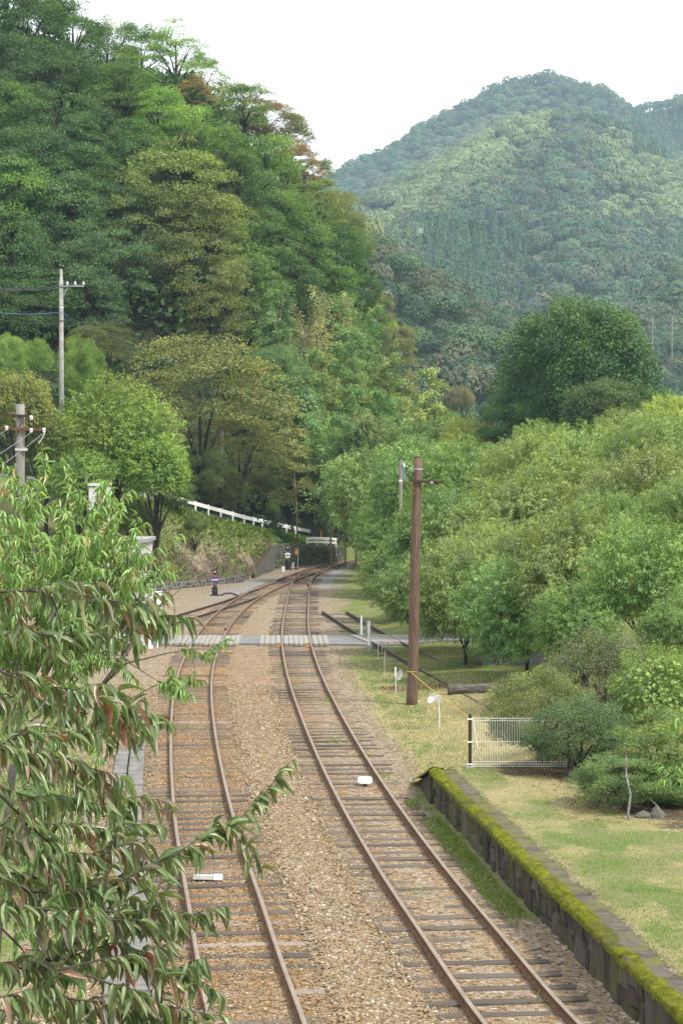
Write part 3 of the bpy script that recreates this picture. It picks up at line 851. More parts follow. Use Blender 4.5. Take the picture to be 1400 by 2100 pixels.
b = MB(); b.tube([(lx(za) - .40, -.18, za + .42), (lx(za) - .40, -.18, za + .02)], .026, 8); b.build('blue_fuse', simple('teal_plastic', (.10, .22, .28), (.16, .33, .38), 4, .5, 0), root)
b = MB(); b.lathe([(.03, 0), (.035, .04), (.03, .07)], (lx(za) - .40, -.18, za + .40), 8); b.build('fuse_cap', M['porcelain'], root)
b = MB(); b.lathe([(.158, 0), (.162, .012), (.158, .025)], (lx(1.0), 0, .97), 14); b.build('rope_ring', M['rope'], root)
p2 = at(822, 970, 92)
root = empty('short_pole', (p2[0], p2[1], float(ground_z(p2[0], p2[1])))); tag(root, 'thin grey pole half hidden in leaves left of the brown wooden pole', 'pole')
zt = at(820, 944, 92)[2] - root.location[2]
b = MB(); b.tube([(0, 0, -.2), (-.02, 0, zt)], [.09, .09], 8); b.build('shaft', M['pole_grey'], root)
b = MB(); b.box((.04, -.07, zt - .17), (.22, .04, .05)); b.build('bracket', M['steel_grey'], root)
b = MB(); b.lathe([(.03, -.05), (.04, 0), (.03, .05)], (.12, -.1, zt - .16), 8); b.build('insulator', M['porcelain'], root)

# ---------------------------------------------------------------- picket posts, rope, stakes and white paddles
def picket(px, py, h, r_, lab, d=None, mat='white', cat='post'):
    g = on_ground(px, py, .05); b = MB()
    b.lathe([(r_, -.1), (r_, h - .1), (r_ * .55, h - .06), (r_ * .9, h - .05), (r_ * .75, h - .01), (.006, h + .05)], (0, 0, 0), 10)
    return tag(b.build('white_post', M[mat], loc=(g[0], g[1], .05), smooth=False), lab, cat, 'posts beside the path'), g
o1, g1 = picket(741, 1308, .88, .05, 'white pointed post behind the far edge of the path')
o2, g2 = picket(757, 1332, 1.06, .055, 'white pointed post on a grey block at the near path edge')
o3, g3 = picket(752, 1311, .72, .05, 'plain grey post between the two white pointed posts', mat='pole_grey')
b = MB(); b.box((0, 0, 0), (.19, .19, .22)); tag(b.build('post_block', M['concrete'], loc=(g2[0], g2[1] - .0, .10)), 'grey concrete block at the foot of the near white post', 'concrete block')
fp = at(963, 1580, 39.9); fp[2] = PLAT_H - .03
def rope(pts, sag, name, lab, mat, rad, cat='rope', n=14, group=None):
    b = MB(); out = []
    for a, c in zip(pts[:-1], pts[1:]):
        for i in range(n + 1):
            t = i / n
            if out and i == 0: continue
            out.append((a[0] + (c[0] - a[0]) * t, a[1] + (c[1] - a[1]) * t, a[2] + (c[2] - a[2]) * t - sag * 4 * t * (1 - t)))
    o = out[len(out) // 2]
    b.tube([(x - o[0], y - o[1], z - o[2]) for x, y, z in out], rad, 5)
    return tag(b.build(name, M[mat], loc=o), lab, cat, group)
rope([(g2[0], g2[1], 1.05), tuple(at(838, 1286, 72.5)), (gp[0] + 3.2, 70.0, 1.3)], .03, 'rope', 'thin yellow rope from the white post rightwards to the orchard trees', 'rope', .012)
rope([(gp[0], gp[1] - .17, .98), (fp[0], fp[1], fp[2] + 1.05)], .04, 'rope', 'yellow rope running from the wooden pole down to the wire fence', 'rope', .012)
for px, py, h, rr, lab in ((775, 1352, .62, .012, 'thin pale stake just below the near white post'), (783, 1338, .5, .010, 'thinnest pale stake close to the path edge'), (788, 1385, .85, .009, 'thin pale stake midway between path and wooden pole')):
    g = on_ground(px, py, .06); b = MB(); b.tube([(0, 0, -.1), (.01, 0, h)], rr, 6)
    tag(b.build('stake', M['white_old'], loc=(g[0], g[1], .05)), lab, 'stake', 'thin stakes in the grass')
g = on_ground(811, 1417, .08)
root = empty('stake', (g[0], g[1], .06)); tag(root, 'thin white stake with a thick sleeve left of the wooden pole', 'stake', 'thin stakes in the grass')
b = MB(); b.tube([(0, 0, -.1), (0, 0, .75)], .012, 6); b.build('rod', M['white'], root)
b = MB(); b.tube([(-.01, 0, .48), (-.01, 0, .76)], .024, 8); b.build('sleeve', M['white'], root)
def paddle_mesh(w, h, t):
    """a white scooped oval blade, narrow at the top"""
    b = MB(); n, m = 14, 5; vs, fs = [], []
    for side in (1, -1):
        for i in range(m + 1):
            q = i / m
            for k_ in range(n):
                a = 2 * math.pi * k_ / n; x, z = math.cos(a) * q, math.sin(a) * q
                wd = w / 2 * (1 - .32 * z)
                vs.append((x * wd, t * (1 - q * q) * .9 + side * .006, -h / 2 + z * h / 2))
    for sd in range(2):
        o = sd * (m + 1) * n
        for i in range(m):
            for k_ in range(n):
                a, c = o + i * n + k_, o + i * n + (k_ + 1) % n
                f = (a, c, c + n, a + n); fs.append(f if sd else f[::-1])
    for k_ in range(n):
        a, c = m * n + k_, m * n + (k_ + 1) % n; fs.append((a, c, c + (m + 1) * n, a + (m + 1) * n))
    b.add(vs, fs); return b
q = at(822, 1373, 57.2)
paddle_mesh(.17, .33, .05).build('white_paddle', M['white'], loc=q).rotation_euler = (.2, .22, .3)
tag(bpy.data.objects['white_paddle'], 'white oval paddle hanging on the rope just left of the wooden pole', 'paddle', 'white paddles on the rope')
g = on_ground(901, 1488, .1); dd = g[1]
root = empty('pinwheel_stake', (g[0], g[1], .08)); tag(root, 'thin white stake carrying a round white rotor on the dry grass', 'pinwheel')
zt = at(899, 1432, dd)[2] - .08
b = MB(); b.tube([(0, 0, -.1), (-.02, 0, zt)], .013, 6); b.build('rod', M['white'], root)
b = MB(); b.lathe([(.005, -.045), (.07, -.035), (.085, 0), (.07, .035), (.005, .045)], (-.03, -.03, zt), 12, 'y'); b.build('rotor', M['white'], root)
for a in range(5):
    b = MB(); b.box((-.03 + .075 * math.cos(a * 1.257), -.09, zt + .075 * math.sin(a * 1.257)), (.07, .025, .05)); b.build('blade', M['white_old'], root)
q = at(893, 1421, dd + .1)
o = paddle_mesh(.17, .32, .05).build('white_paddle', M['white'], loc=q); o.rotation_euler = (.15, .62, .2)
tag(o, 'tilted white oval paddle hanging on the rope beside the white pinwheel', 'paddle', 'white paddles on the rope')
# loose board near the path
g = on_ground(718, 1306, .05); b = MB(); b.box((0, 0, 0), (1.1, .14, .05)); tag(b.build('loose_board', M['wood_grey'], loc=(g[0], g[1], .09)), 'pale loose board lying in the grass behind the path', 'board')
# log across the disused siding
ga, gb = on_ground(918, 1424, .12), on_ground(1075, 1420, .12)
root = empty('fallen_log', ((ga[0] + gb[0]) / 2, ga[1], float(ground_z(ga[0] + .8, ga[1])) + .13)); tag(root, 'dark rotting log lying across the disused siding', 'log')
b = MB(); L = gb[0] - ga[0]; r = random.Random(2); n = 14; pts = [(-L / 2 + L * i / 9, .03 * math.sin(i), .012 * math.sin(i * 1.7)) for i in range(10)]
b.tube(pts, [.155 + r.uniform(-.012, .012) for _ in pts], n); b.v = [(x, y + r.uniform(-.012, .012), z + r.uniform(-.012, .012)) for x, y, z in b.v]
b.build('trunk_piece', M['log'], root)
b = MB(); b.lathe([(.14, -.004), (.12, .004)], (-L / 2 - .002, 0, 0), 12, 'x'); b.build('sawn_end', M['twig'], root)

# ---------------------------------------------------------------- wire mesh fence panel on the platform
root = empty('mesh_fence', (fp[0], fp[1], fp[2])); tag(root, 'white wire mesh fence panel with a brown end post under the bush', 'fence')
b = MB(); b.lathe([(.034, -.05), (.034, 1.10), (.02, 1.13), (.012, 1.14)], (0, 0, 0), 10); b.build('post', M['brown'], root)
b = MB(); b.box((0, -.02, .0), (.19, .19, .13)); b.build('base_block', M['concrete'], root)
for z in (.10, .56, 1.03):
    b = MB(); b.box((-.005, -.03, z), (.1, .05, .026)); b.build('bracket', M['white'], root)
pw = 1.95
for i in range(40):
    x = .06 + i * pw / 39
    b = MB(); b.tube([(x, 0, .05), (x, 0, 1.06), (x, -.05 if i % 1 == 0 else 0, 1.08)], .0032, 4); b.build('upright_wire', M['white'], root)
for z in (.055, .10, .15, .56, .99, 1.04):
    b = MB(); b.tube([(.03, -.006, z), (.06 + pw, -.006, z)], .0045, 4); b.build('cross_wire', M['white'], root)
b = MB(); b.tube([(.06, -.015, 1.02), (.15, -.02, .45)], .009, 5); b.build('brace', M['white'], root)
b = MB(); b.lathe([(.03, -.05), (.03, 1.1), (.012, 1.13)], (pw + .08, 0, 0), 10); b.build('post', M['brown'], root)
# two stones under the hedge
for px, py, sc_, lab in ((1318, 1686, (.17, .13, .10), 'low rounded mossy stone left of the pointed one under the hedge'), (1346, 1682, (.14, .13, .19), 'pointed grey stone under the hedge at the right')):
    a = at(px, py, 34.3); r = random.Random(px); b = MB()
    b.lathe([(.5, -.5), (1.0, -.2), (.95, .2), (.62, .62), (.12, 1.0)], (0, 0, 0), 9)
    b.v = [(x * (1 + r.uniform(-.16, .16)), y * (1 + r.uniform(-.16, .16)), z + r.uniform(-.1, .1)) for x, y, z in b.v]
    o = b.build('stone', M['rock'], loc=(a[0], a[1], PLAT_H - .02)); o.scale = sc_; tag(o, lab, 'stone', 'stones under the hedge')

# ---------------------------------------------------------------- point lever stands, boxes and markers
def lever_stand(px, py, lab, round_target, face):
    g = on_ground(px, py, .02)
    root = empty('point_lever_stand', (g[0], g[1], .0)); tag(root, lab, 'lever stand', 'point lever stands')
    b = MB(); b.box((0, 0, .05), (.62, .5, .1)); b.build('base', M['black'], root)
    b = MB(); b.lathe([(.16, .1), (.17, .3), (.13, .5), (.15, .56), (.11, .68), (.06, .74)], (0, 0, 0), 10); b.box((.11, -.05, .33), (.12, .2, .46)); b.build('housing', M['black'], root)
    b = MB(); b.tube([(-.14, -.05, .1), (-.2, -.1, .45), (-.16, -.1, .52)], .022, 6); b.lathe([(.05, -.05), (.06, 0), (.05, .05)], (-.16, -.1, .52), 8, 'x'); b.build('lever', M['black'], root)
    b = MB(); b.tube([(0, 0, .7), (0, 0, 1.5)], .022, 8); b.build('spindle', M['red'] if not round_target else M['black'], root)
    t = MB()
    if round_target:
        t.lathe([(.005, -.02), (.2, -.02), (.2, .02), (.005, .02)], (0, 0, 1.02), 18, 'y'); o = t.build('target', M['white'], root)
        b = MB(); b.box((0, -.03, 1.03), (.48, .02, .05)); b.build('target_band', M['blue'], o)
        b = MB(); b.box((.0, -.035, 1.09), (.46, .02, .05)); b.build('target_bar', M['white'], o)
    else:
        t.box((0, 0, 1.04), (.36, .025, .40)); o = t.build('target', M['blue'], root)
        b = MB(); b.box((0, -.02, 1.06), (.37, .02, .07)); b.build('target_band', M['white'], o)
        b = MB(); b.tube([(0, -.03, .86), (0, -.03, 1.24)], .022, 6); b.build('red_rod', M['red'], o)
    b = MB(); b.lathe([(.09, 1.40), (.13, 1.44), (.13, 1.66), (.09, 1.72), (.03, 1.76)], (0, 0, 0), 12); o = b.build('lamp', M['black'], root)
    b = MB(); b.lathe([(.10, -.16), (.10, -.10)], (0, 0, 1.55), 12, 'y'); b.build('hood', M['black'], o)
    b = MB(); b.lathe([(.055, -.165), (.03, -.18)], (0, 0, 1.56), 10, 'y'); b.build('lens', M['porcelain'], o)
    root.scale = (face,) * 3
    return g
g = lever_stand(441, 1222, 'short black point lever stand with square blue and white target by the low stone wall', False, .86)
b = MB(); b.box((0, 0, 0), (1.6, .5, .05)); tag(b.build('stand_timber', M['wood_grey'], loc=(g[0] - .3, g[1] - .35, .0)), 'grey timber under the short lever stand', 'timber')
b = MB(); b.tube([(0, 0, 0), (.25, .05, .12), (.6, 0, .14), (.95, -.05, .02)], .05, 6); tag(b.build('throw_rod', M['rust_dark'], loc=(g[0] + .3, g[1], .03)), 'rusty throw rod beside the short lever stand', 'rod')
g = lever_stand(590, 1168, 'taller black point lever stand with round white target against the tall stone wall', True, 1.0)
g = on_ground(581, 1173, .0); b = MB(); b.box((0, 0, .18), (.19, .1, .37)); tag(b.build('white_marker', M['white'], loc=(g[0], g[1], .01)), 'small white marker block left of the tall lever stand', 'marker', 'white markers by the lever stand')
g = on_ground(601, 1166, .0); b = MB(); b.box((0, 0, .18), (.14, .1, .36)); b.box((.02, -.02, .40), (.1, .06, .1)); tag(b.build('white_marker', M['white_old'], loc=(g[0], g[1], .01)), 'small white marker post right of the tall lever stand', 'marker', 'white markers by the lever stand')
g = on_ground(610, 1168, .0); root = empty('telephone_box', (g[0], g[1], 0)); tag(root, 'tan wooden box on a thin bent post before the stone wall', 'box on post')
b = MB(); b.box((-.06, 0, 1.26), (.27, .24, .36)); b.build('box_body', M['box_tan'], root)
b = MB(); b.box((-.06, -.01, 1.46), (.33, .3, .035)); b.build('box_lid', M['box_tan'], root)
b = MB(); b.tube([(.03, 0, 1.1), (.03, 0, .18), (-.03, 0, .06)], .028, 7); b.build('post', M['concrete'], root)
b = MB(); b.box((-.12, 0, .05), (.34, .2, .1)); b.build('foot', M['black'], root)

# ---------------------------------------------------------------- stone retaining walls
def cobble_wall(name, lab, pts, seed, size=.22, thick=.25):
    r = random.Random(seed); o = pts[len(pts) // 2][0:2]
    root = empty(name, (o[0], o[1], 0)); tag(root, lab, 'stone wall')
    core = MB(); vs = []
    for x, y, z0, z1 in pts: vs += [(x - o[0], y - o[1], z0), (x - o[0], y - o[1], z1), (x - o[0], y + thick - o[1], z1), (x - o[0], y + thick - o[1], z0)]
    core.add(vs, [(i * 4 + j, i * 4 + j + 1, i * 4 + j + 5, i * 4 + j + 4) for i in range(len(pts) - 1) for j in range(3)])
    core.build('wall_core', M['concrete_dark'], root)
    b = MB()
    for (x0, y0, a0, b0), (x1, y1, a1, b1) in zip(pts[:-1], pts[1:]):
        L = math.hypot(x1 - x0, y1 - y0); n = max(1, int(L / size))
        for i in range(n):
            t = (i + .5) / n; zb, zt = a0 + (a1 - a0) * t, b0 + (b1 - b0) * t
            m = max(1, int((zt - zb) / (size * .8)))
            for j in range(m):
                tt = t + r.uniform(-.3, .3) / n
                x, y = x0 + (x1 - x0) * tt, y0 + (y1 - y0) * tt; z = zb + (zt - zb) * (j + .5 + r.uniform(-.25, .25)) / m
                s_ = size * r.uniform(.38, .6); vs = []
                for k_ in range(6):
                    a = 2 * math.pi * k_ / 6 + r.uniform(-.3, .3); q = r.uniform(.75, 1.15) * s_
                    vs.append((x - o[0] + math.cos(a) * q * (x1 - x0) / L, y - o[1] - .02 + math.cos(a) * q * (y1 - y0) / L, z + math.sin(a) * q * .85))
                vs.append((x - o[0], y - o[1] - .02 - s_ * r.uniform(.5, .9), z))
                b.add(vs, [(k_, (k_ + 1) % 6, 6) for k_ in range(6)])
    tag(b.build('facing_stones', M['cobble'], root), kind='stuff')
P_ = []
for x in np.linspace(-5.9, .4, 22):
    zt = float(np.interp(x, [-5.9, -5.0, -.4, .4], [.5, 1.85, 1.25, 1.15])); P_.append((x + .32 * float(S((-4.6 - x) / .5)), float(foot_y(x)) - .10, -.1, zt))
cobble_wall('retaining_wall', 'tall dark stone retaining wall behind the far lever stand', P_, 3)
P_ = [(x, float(foot_y(x)) - .1, -.1, .42 + .06 * math.sin(x)) for x in np.linspace(-14, -6.1, 26)]
cobble_wall('low_stone_wall', 'low rough stone wall at the foot of the bare earth slope', P_, 5, .26)

# ---------------------------------------------------------------- road on the bank, white guardrails
xs = np.arange(-30, 2.1, 1.0)
b = MB(); vs = []
for x in xs:
    y = float(road_y(x)); z = float(road_z(x))
    vs += [(x, y + .5, z + .03), (x, y + 4.5, z + .05)]
b.add(vs, [(i * 2, i * 2 + 2, i * 2 + 3, i * 2 + 1) for i in range(len(xs) - 1)])
tag(b.build('road', M['road']), kind='structure')
def guardrail(name, lab, pts, post_step, beams, post_h, post_r=.07, group='white guardrails'):
    pts = np.array(pts, float); o = pts[len(pts) // 2].copy()
    root = empty(name, o); tag(root, lab, 'guardrail', group); pts = pts - o
    s = np.concatenate([[0], np.cumsum(np.linalg.norm(np.diff(pts, axis=0), axis=1))])
    f = lambda q: tuple(np.interp(q, s, pts[:, i]) for i in range(3))
    for q in np.arange(.1, s[-1], post_step):
        x, y, z = f(q); b = MB(); b.tube([(x, y, z - .3), (x, y, z + post_h)], post_r, 8); b.build('post', M['white'], root)
    for zc, hh in beams:
        b = MB(); vs, fs = [], []; n = int(s[-1] / 1.0) + 1
        prof = [(-.02, -.5), (-.07, -.3), (-.03, -.02), (-.03, .02), (-.07, .3), (-.02, .5), (.0, .5), (0, -.5)]
        for i in range(n + 1):
            x, y, z = f(s[-1] * i / n)
            vs += [(x, y - post_r + u, z + zc + w * hh) for u, w in prof]
        for i in range(n):
            for j in range(8): a, c = i * 8 + j, i * 8 + (j + 1) % 8; fs.append((a, c, c + 8, a + 8))
        b.add(vs, fs); b.build('beam', M['white'], root)
    return root
guardrail('guardrail', 'white guardrail climbing leftwards along the road above the grassy bank', [(x, float(road_y(x)) + .15, float(road_z(x)) + .0) for x in np.linspace(-16, -2.4, 28)], 2.1, ((.62, .26),), .8)
guardrail('guardrail', 'short white guardrail end on top of the tall stone retaining wall', [(x, float(foot_y(x)) + .7, float(ground_z(x, float(foot_y(x)) + .7)) + .0) for x in np.linspace(-2.6, -.35, 8)], 1.5, ((.62, .20), (.34, .16)), .62)
def thin_post(px, py, d, h, r_, mat, lab, name='post', cat='post'):
    a = at(px, py, d); b = MB(); b.tube([(0, 0, -.4), (0, 0, h)], r_, 8); return tag(b.build(name, M[mat], loc=a), lab, cat)
thin_post(690, 1131, 146, .65, .045, 'white', 'thin white end post at the right of the short guardrail')
thin_post(658, 1120, 150, 1.25, .06, 'orange', 'orange plastic pole behind the short guardrail')
thin_post(606, 1107, 151, 1.2, .13, 'concrete', 'thick grey post standing on the bank behind the tall lever stand')
a = at(833, 914, 168)
guardrail('guardrail', 'white triple guardrail in the trees above the wooden pole top', [at(800, 912, 172), at(826, 916, 168), at(853, 924, 164)], 2.0, ((.95, .22), (.65, .2), (.35, .2)), 1.0, .06)
a = at(859, 915, 165); root = empty('road_sign', a); tag(root, 'round red rimmed road sign on a white post above the orchard', 'road sign')
b = MB(); b.tube([(0, 0, -3), (.03, 0, 1.0)], .035, 8); b.build('post', M['white'], root)
b = MB(); b.lathe([(.005, -.02), (.19, -.02), (.19, .01), (.005, .01)], (0, -.05, 1.18), 20, 'y'); o = b.build('disc', M['red'], root)
b = MB(); b.lathe([(.005, -.03), (.13, -.03), (.13, -.02)], (0, -.05, 1.18), 20, 'y'); b.build('disc_face', M['white'], o)
b = MB(); b.box((0, -.085, 1.18), (.07, .01, .13)); b.build('numeral', M['blue'], o)
b = MB(); b.tube([(0, 0, -1), (0, 0, 2.1)], .08, 8); tag(b.build('brown_post', M['pole_wood'], loc=at(836, 905, 170)), 'thin brown post behind the triple guardrail', 'post')
b = MB(); b.box((0, 0, 0), (.28, .15, .4)); b.box((0, 0, .22), (.2, .12, .06)); tag(b.build('reflector_box', M['orange'], loc=at(822, 894, 171)), 'small orange box on the triple guardrail', 'box')

# ---------------------------------------------------------------- utility poles and wires
cpy = 118.0; base_z = float(ground_z(at(126, 700, cpy)[0], cpy)); tp = at(126, 551, cpy)
root = empty('concrete_pole', (tp[0], cpy, base_z)); tag(root, 'tall pale concrete utility pole with one crossarm on the left', 'utility pole')
H = tp[2] - base_z; sgl = cpy / FPX
b = MB(); b.tube([(0, 0, -.5), (0, 0, H - .75), (0, 0, H - .74), (0, 0, H)], [.17, .125, .11, .06], 14); b.build('shaft', M['concrete'], root, True)
za = at(126, 587, cpy)[2] - base_z
b = MB(); b.box((.66, -.14, za), (1.42, .07, .08)); b.build('crossarm', M['steel_grey'], root)
b = MB(); b.tube([(.1, -.13, za - .75), (.42, -.13, za - .04)], .022, 6); b.build('brace', M['steel_grey'], root)
for px in (139, 155, 172):
    x = (px - 126) * sgl; b = MB(); b.lathe([(.03, .04), (.07, .08), (.075, .15), (.05, .22), (.03, .28)], (x, -.14, za), 10); b.build('insulator', M['porcelain'], root)
b = MB(); b.lathe([(.14, 0), (.14, .06)], (0, 0, at(126, 632, cpy)[2] - base_z), 12); b.build('band', M['white'], root)
b = MB(); b.lathe([(.15, 0), (.15, .1)], (0, 0, at(126, 660, cpy)[2] - base_z), 12); b.build('band', M['concrete_dark'], root)
def wire(p, q, sag, lab, mat='wire', rad=.016): return rope([p, q], sag, 'overhead_wire', lab, mat, rad, 'wire', 24, 'overhead wires')
W = lambda px, py, d: tuple(at(px, py, d))
wire(W(126, 551, cpy), W(-150, 515, 90), .35, 'topmost wire leaving the concrete pole to the left')
for k_, (px, c) in enumerate(((139, 'nearest the pole'), (155, 'from the middle insulator'), (172, 'from the outer insulator'))):
    wire(W(px, 581, cpy - .14), W(-190 + 8 * k_, 556 + 6 * k_, 84), .5, f'wire on the concrete pole crossarm, {c}')
wire(W(126, 640, cpy), W(-150, 618, 86), .3, 'blue cable leaving the concrete pole to the left', 'wire_blue', .022)
wire(W(126, 662, cpy), W(-150, 612, 86), .4, 'lowest dark cable leaving the concrete pole to the left')
wire(W(126, 640, cpy), W(300, 760, 190), .3, 'blue cable going from the concrete pole back towards the hill', 'wire_blue', .02)
for k_ in range(3): wire(W(139 + 16 * k_, 581, cpy - .14), W(300 + 26 * k_, 716, 176 + 2 * k_), .5, ('left', 'middle', 'right')[k_] + ' one of three wires sagging from the crossarm into the hillside trees')
for k_ in range(4): wire(W(560, 838 + 7 * k_, 150), W(1010, 866 + 8 * k_, 158), .55, ('highest', 'second', 'third', 'lowest')[k_] + ' of four dark wires crossing before the bamboo')
wire(W(480, 900, 140), W(800, 962, 120), .5, 'single dark wire above the roadside trees left of the wooden pole')
for k_ in range(3): wire(W(850, 508 + 26 * k_, 640), W(1560, 640 + 22 * k_, 560), 6, ('upper', 'middle', 'lower')[k_] + ' pale power line spanning before the far mountain', 'steel_grey', .028)
gp2 = at(455, 958, 139); b = MB(); gz = float(ground_z(gp2[0], 139)); root = empty('concrete_pole', (gp2[0], 139, gz)); tag(root, 'pale concrete pole half hidden behind the spreading brown green cherry tree', 'utility pole')
H2 = at(455, 866, 139)[2] - gz; b.tube([(0, 0, -.4), (0, 0, H2)], [.17, .12], 12); b.build('shaft', M['concrete'], root, True)
b = MB(); b.box((0, -.13, H2 - .3), (1.1, .07, .08)); b.build('crossarm', M['steel_grey'], root)
# old wooden pole at the left edge
d = 55.0; tp = at(42, 829, d); gz = float(ground_z(tp[0], d))
root = empty('telegraph_pole', (tp[0], d, gz)); tag(root, 'old grey wooden pole with rusty crossarms and white insulators at the left edge', 'pole')
H = tp[2] - gz; pole_mesh(H, 0, .15, .125, seed=5).build('shaft', M['pole_grey'], root, True)
for py, x0, x1, rot in ((853, 12, 60, .06), (880, -30, 96, .02)):
    z = at(42, py, d)[2] - gz; xa, xb = (x0 - 42) * d / FPX, (x1 - 42) * d / FPX
    b = MB(); b.box(((xa + xb) / 2, -.17, 0), (xb - xa, .08, .075)); o = b.build('crossarm', M['rust_dark'] if py < 860 else M['rust'], root, loc=(0, 0, z)); o.rotation_euler = (0, rot, 0)
for px, py in ((67, 858), (17, 879), (67, 884), (93, 883)):
    z = at(42, py, d)[2] - gz; b = MB(); b.lathe([(.025, -.05), (.05, -.03), (.03, .0), (.055, .02), (.05, .055), (.02, .075)], ((px - 42) * d / FPX, -.22, z), 10); b.build('insulator', M['porcelain'], root)
z = at(42, 856, d)[2] - gz; b = MB(); b.tube([(.13, -.2, z), (-.09, -.17, z - .55)], .016, 5); b.build('brace', M['rust'], root)
z = at(42, 922, d)[2] - gz; b = MB(); b.box((.05, -.13, z), (.34, .1, .07)); b.build('step_bracket', M['white_old'], root)
for k_, (px, py) in enumerate(((17, 880), (67, 885), (93, 885))):
    wire(W(px, py, d - .22), W(px - 300 + 40 * k_, py + 150, 40), .1, ('left', 'middle', 'right')[k_] + ' one of three wires leaving the old grey pole at the left edge', 'steel_grey', .006)
b = MB(); b.tube([W(93, 886, d - .22), W(88, 897, d - .3), W(80, 910, d - .35)], .012, 6); tag(b.build('drop_wire', M['white_old']), 'short white drop wire hanging from the right insulator of the old grey pole', 'wire')

# ---------------------------------------------------------------- white block building left of the tracks
d = 76.0
def X_(px, dd): return (px - 700) * dd / FPX
def Z_(py, dd): return float(at(700, py, dd)[2])
bx0, bx1 = X_(120, d), X_(298, d); zt = Z_(1112, d)
root = empty('block_building', ((bx0 + bx1) / 2, d, 0)); tag(root, 'white painted concrete block building behind the peach branches on the left', 'building')
cx = (bx0 + bx1) / 2; Wd, Dp = bx1 - bx0, 3.2
b = MB(); b.box((0, Dp / 2 + .02, zt / 2), (Wd - .06, Dp, zt - .02)); b.build('wall_core', M['white_old'], root)
bb = bpy.data.meshes
mbk = MB(); mbk.box((0, 0, 0), (1, 1, 1), taper=.97); blk = mbk.mesh('wall_block', M['white_old'])
r = random.Random(3); bw, bh = .40, .20; nrow = int(zt / bh)
nb = 0
for j in range(nrow):
    x = -Wd / 2 - (.2 if j % 2 else 0)
    while x < Wd / 2 and nb < 290:
        a, c = max(x, -Wd / 2), min(x + bw, Wd / 2)
        if c - a > .06:
            mobj('wall_block', blk, root, ((a + c) / 2, r.uniform(-.006, .006), (j + .5) * bh), (c - a - .014, .06, bh - .014)); nb += 1
        x += bw
b = MB(); b.box((X_(262, d) - cx, -.14, (zt - .25) / 2), (.17, .2, zt - .25)); b.build('pilaster', M['concrete'], root)
b = MB(); b.box((X_(266, d) - cx, .1, Z_(1136, d)), (.62, .5, .16)); b.build('pillar_cap', M['concrete'], root)
b = MB(); b.box((0, Dp / 2, zt + .06), (Wd + .2, Dp + .3, .14)); b.build('roof_slab', M['concrete'], root)
b = MB(); b.box((X_(196, d) - cx, 1.4, (zt + Z_(1000, d)) / 2), (.72, 1.2, Z_(1000, d) - zt)); b.build('upper_wall', M['white_old'], root)
b = MB(); b.box((X_(196, d) - cx, 1.4, Z_(994, d)), (.8, 1.3, .10)); b.build('upper_roof', M['white_old'], root)
a = at(255, 1112, d + .2); root = empty('roof_lamp', a); tag(root, 'small black and red lamp on the corner of the white block building', 'lamp')
b = MB(); b.lathe([(.05, -.35), (.1, -.2), (.12, .02), (.05, .1)], (0, 0, 0), 10); b.build('lamp_body', M['black'], root)
b = MB(); b.lathe([(.05, .09), (.06, .2), (.02, .26)], (.03, -.03, 0), 8); b.build('lamp_top', M['orange'], root)
# notched white sign boards, gate posts
dd = 76.5; a = on_ground(323, 1326, .05); root = empty('notched_sign', (a[0], a[1], .03)); tag(root, 'white sign board with notched edges beside the white building', 'sign')
w = .40; z1, z0 = Z_(1214, a[1]), Z_(1300, a[1]); n = 10; vs = []
for i in range(n + 1):
    z = z0 + (z1 - z0) * i / n; e = .03 if i % 2 else 0
    vs += [(-w / 2 - e * .3, 0, z), (w / 2 + e, 0, z), (w / 2 + e, .05, z), (-w / 2 - e * .3, .05, z)]
fs = [(i * 4 + j, i * 4 + (j + 1) % 4, i * 4 + 4 + (j + 1) % 4, i * 4 + 4 + j) for i in range(n) for j in range(4)] + [(3, 2, 1, 0), tuple(n * 4 + k_ for k_ in range(4))]
b = MB(); b.add(vs, fs); b.build('board', M['white'], root)
b = MB(); b.tube([(0, .06, -.1), (0, .06, z0 + .3)], .04, 8); b.build('post', M['white'], root)
for px, py, h, lab in ((307, 1328, 1.15, 'white gate post with a square foot at the left path end'), (284, 1325, .95, 'shorter white gate post nearer the building')):
    a = on_ground(px, py, .05); root = empty('gate_post', (a[0], a[1], .02)); tag(root, lab, 'gate post', 'white gate posts')
    b = MB(); b.tube([(0, 0, 0), (0, 0, h)], .055, 8); b.build('shaft', M['white'], root); b = MB(); b.box((0, 0, .06), (.24, .24, .13)); b.build('foot', M['white'], root)
a = on_ground(256, 1345, .0); root = empty('switch_box', (a[0], a[1], 0)); tag(root, 'small grey white box on a black foot in front of the building', 'box')
b = MB(); b.box((0, 0, .62), (.34, .25, .46)); b.build('box_body', M['white'], root); b = MB(); b.box((0, 0, .2), (.26, .2, .4)); b.build('foot', M['black'], root)
# hut high on the far mountain
a = at(863, 479, 905); root = empty('hillside_hut', a); tag(root, 'tiny white hut on stilts on the far mountain spur', 'hut')
b = MB(); b.box((0, 0, 1.2), (2.4, 2.2, 2.4)); b.build('wall', M['white_old'], root)
b = MB(); b.box((0, 0, 2.5), (2.7, 2.6, .25)); b.build('roof', M['concrete'], root)
for x in (-1, 1): b = MB(); b.tube([(x, 0, -9), (x, 0, .05)], .15, 6); b.build('stilt', M['steel_grey'], root)
for px, lab in ((1337, 'left'), (1377, 'right')):
    b = MB(); b.tube([(0, 0, -10), (0, 0, 1.6)], .11, 6); tag(b.build('far_pole', M['concrete'], loc=at(px, 662, 520)), f'{lab} of two tiny pale poles beyond the dark round tree', 'utility pole', 'tiny far poles')
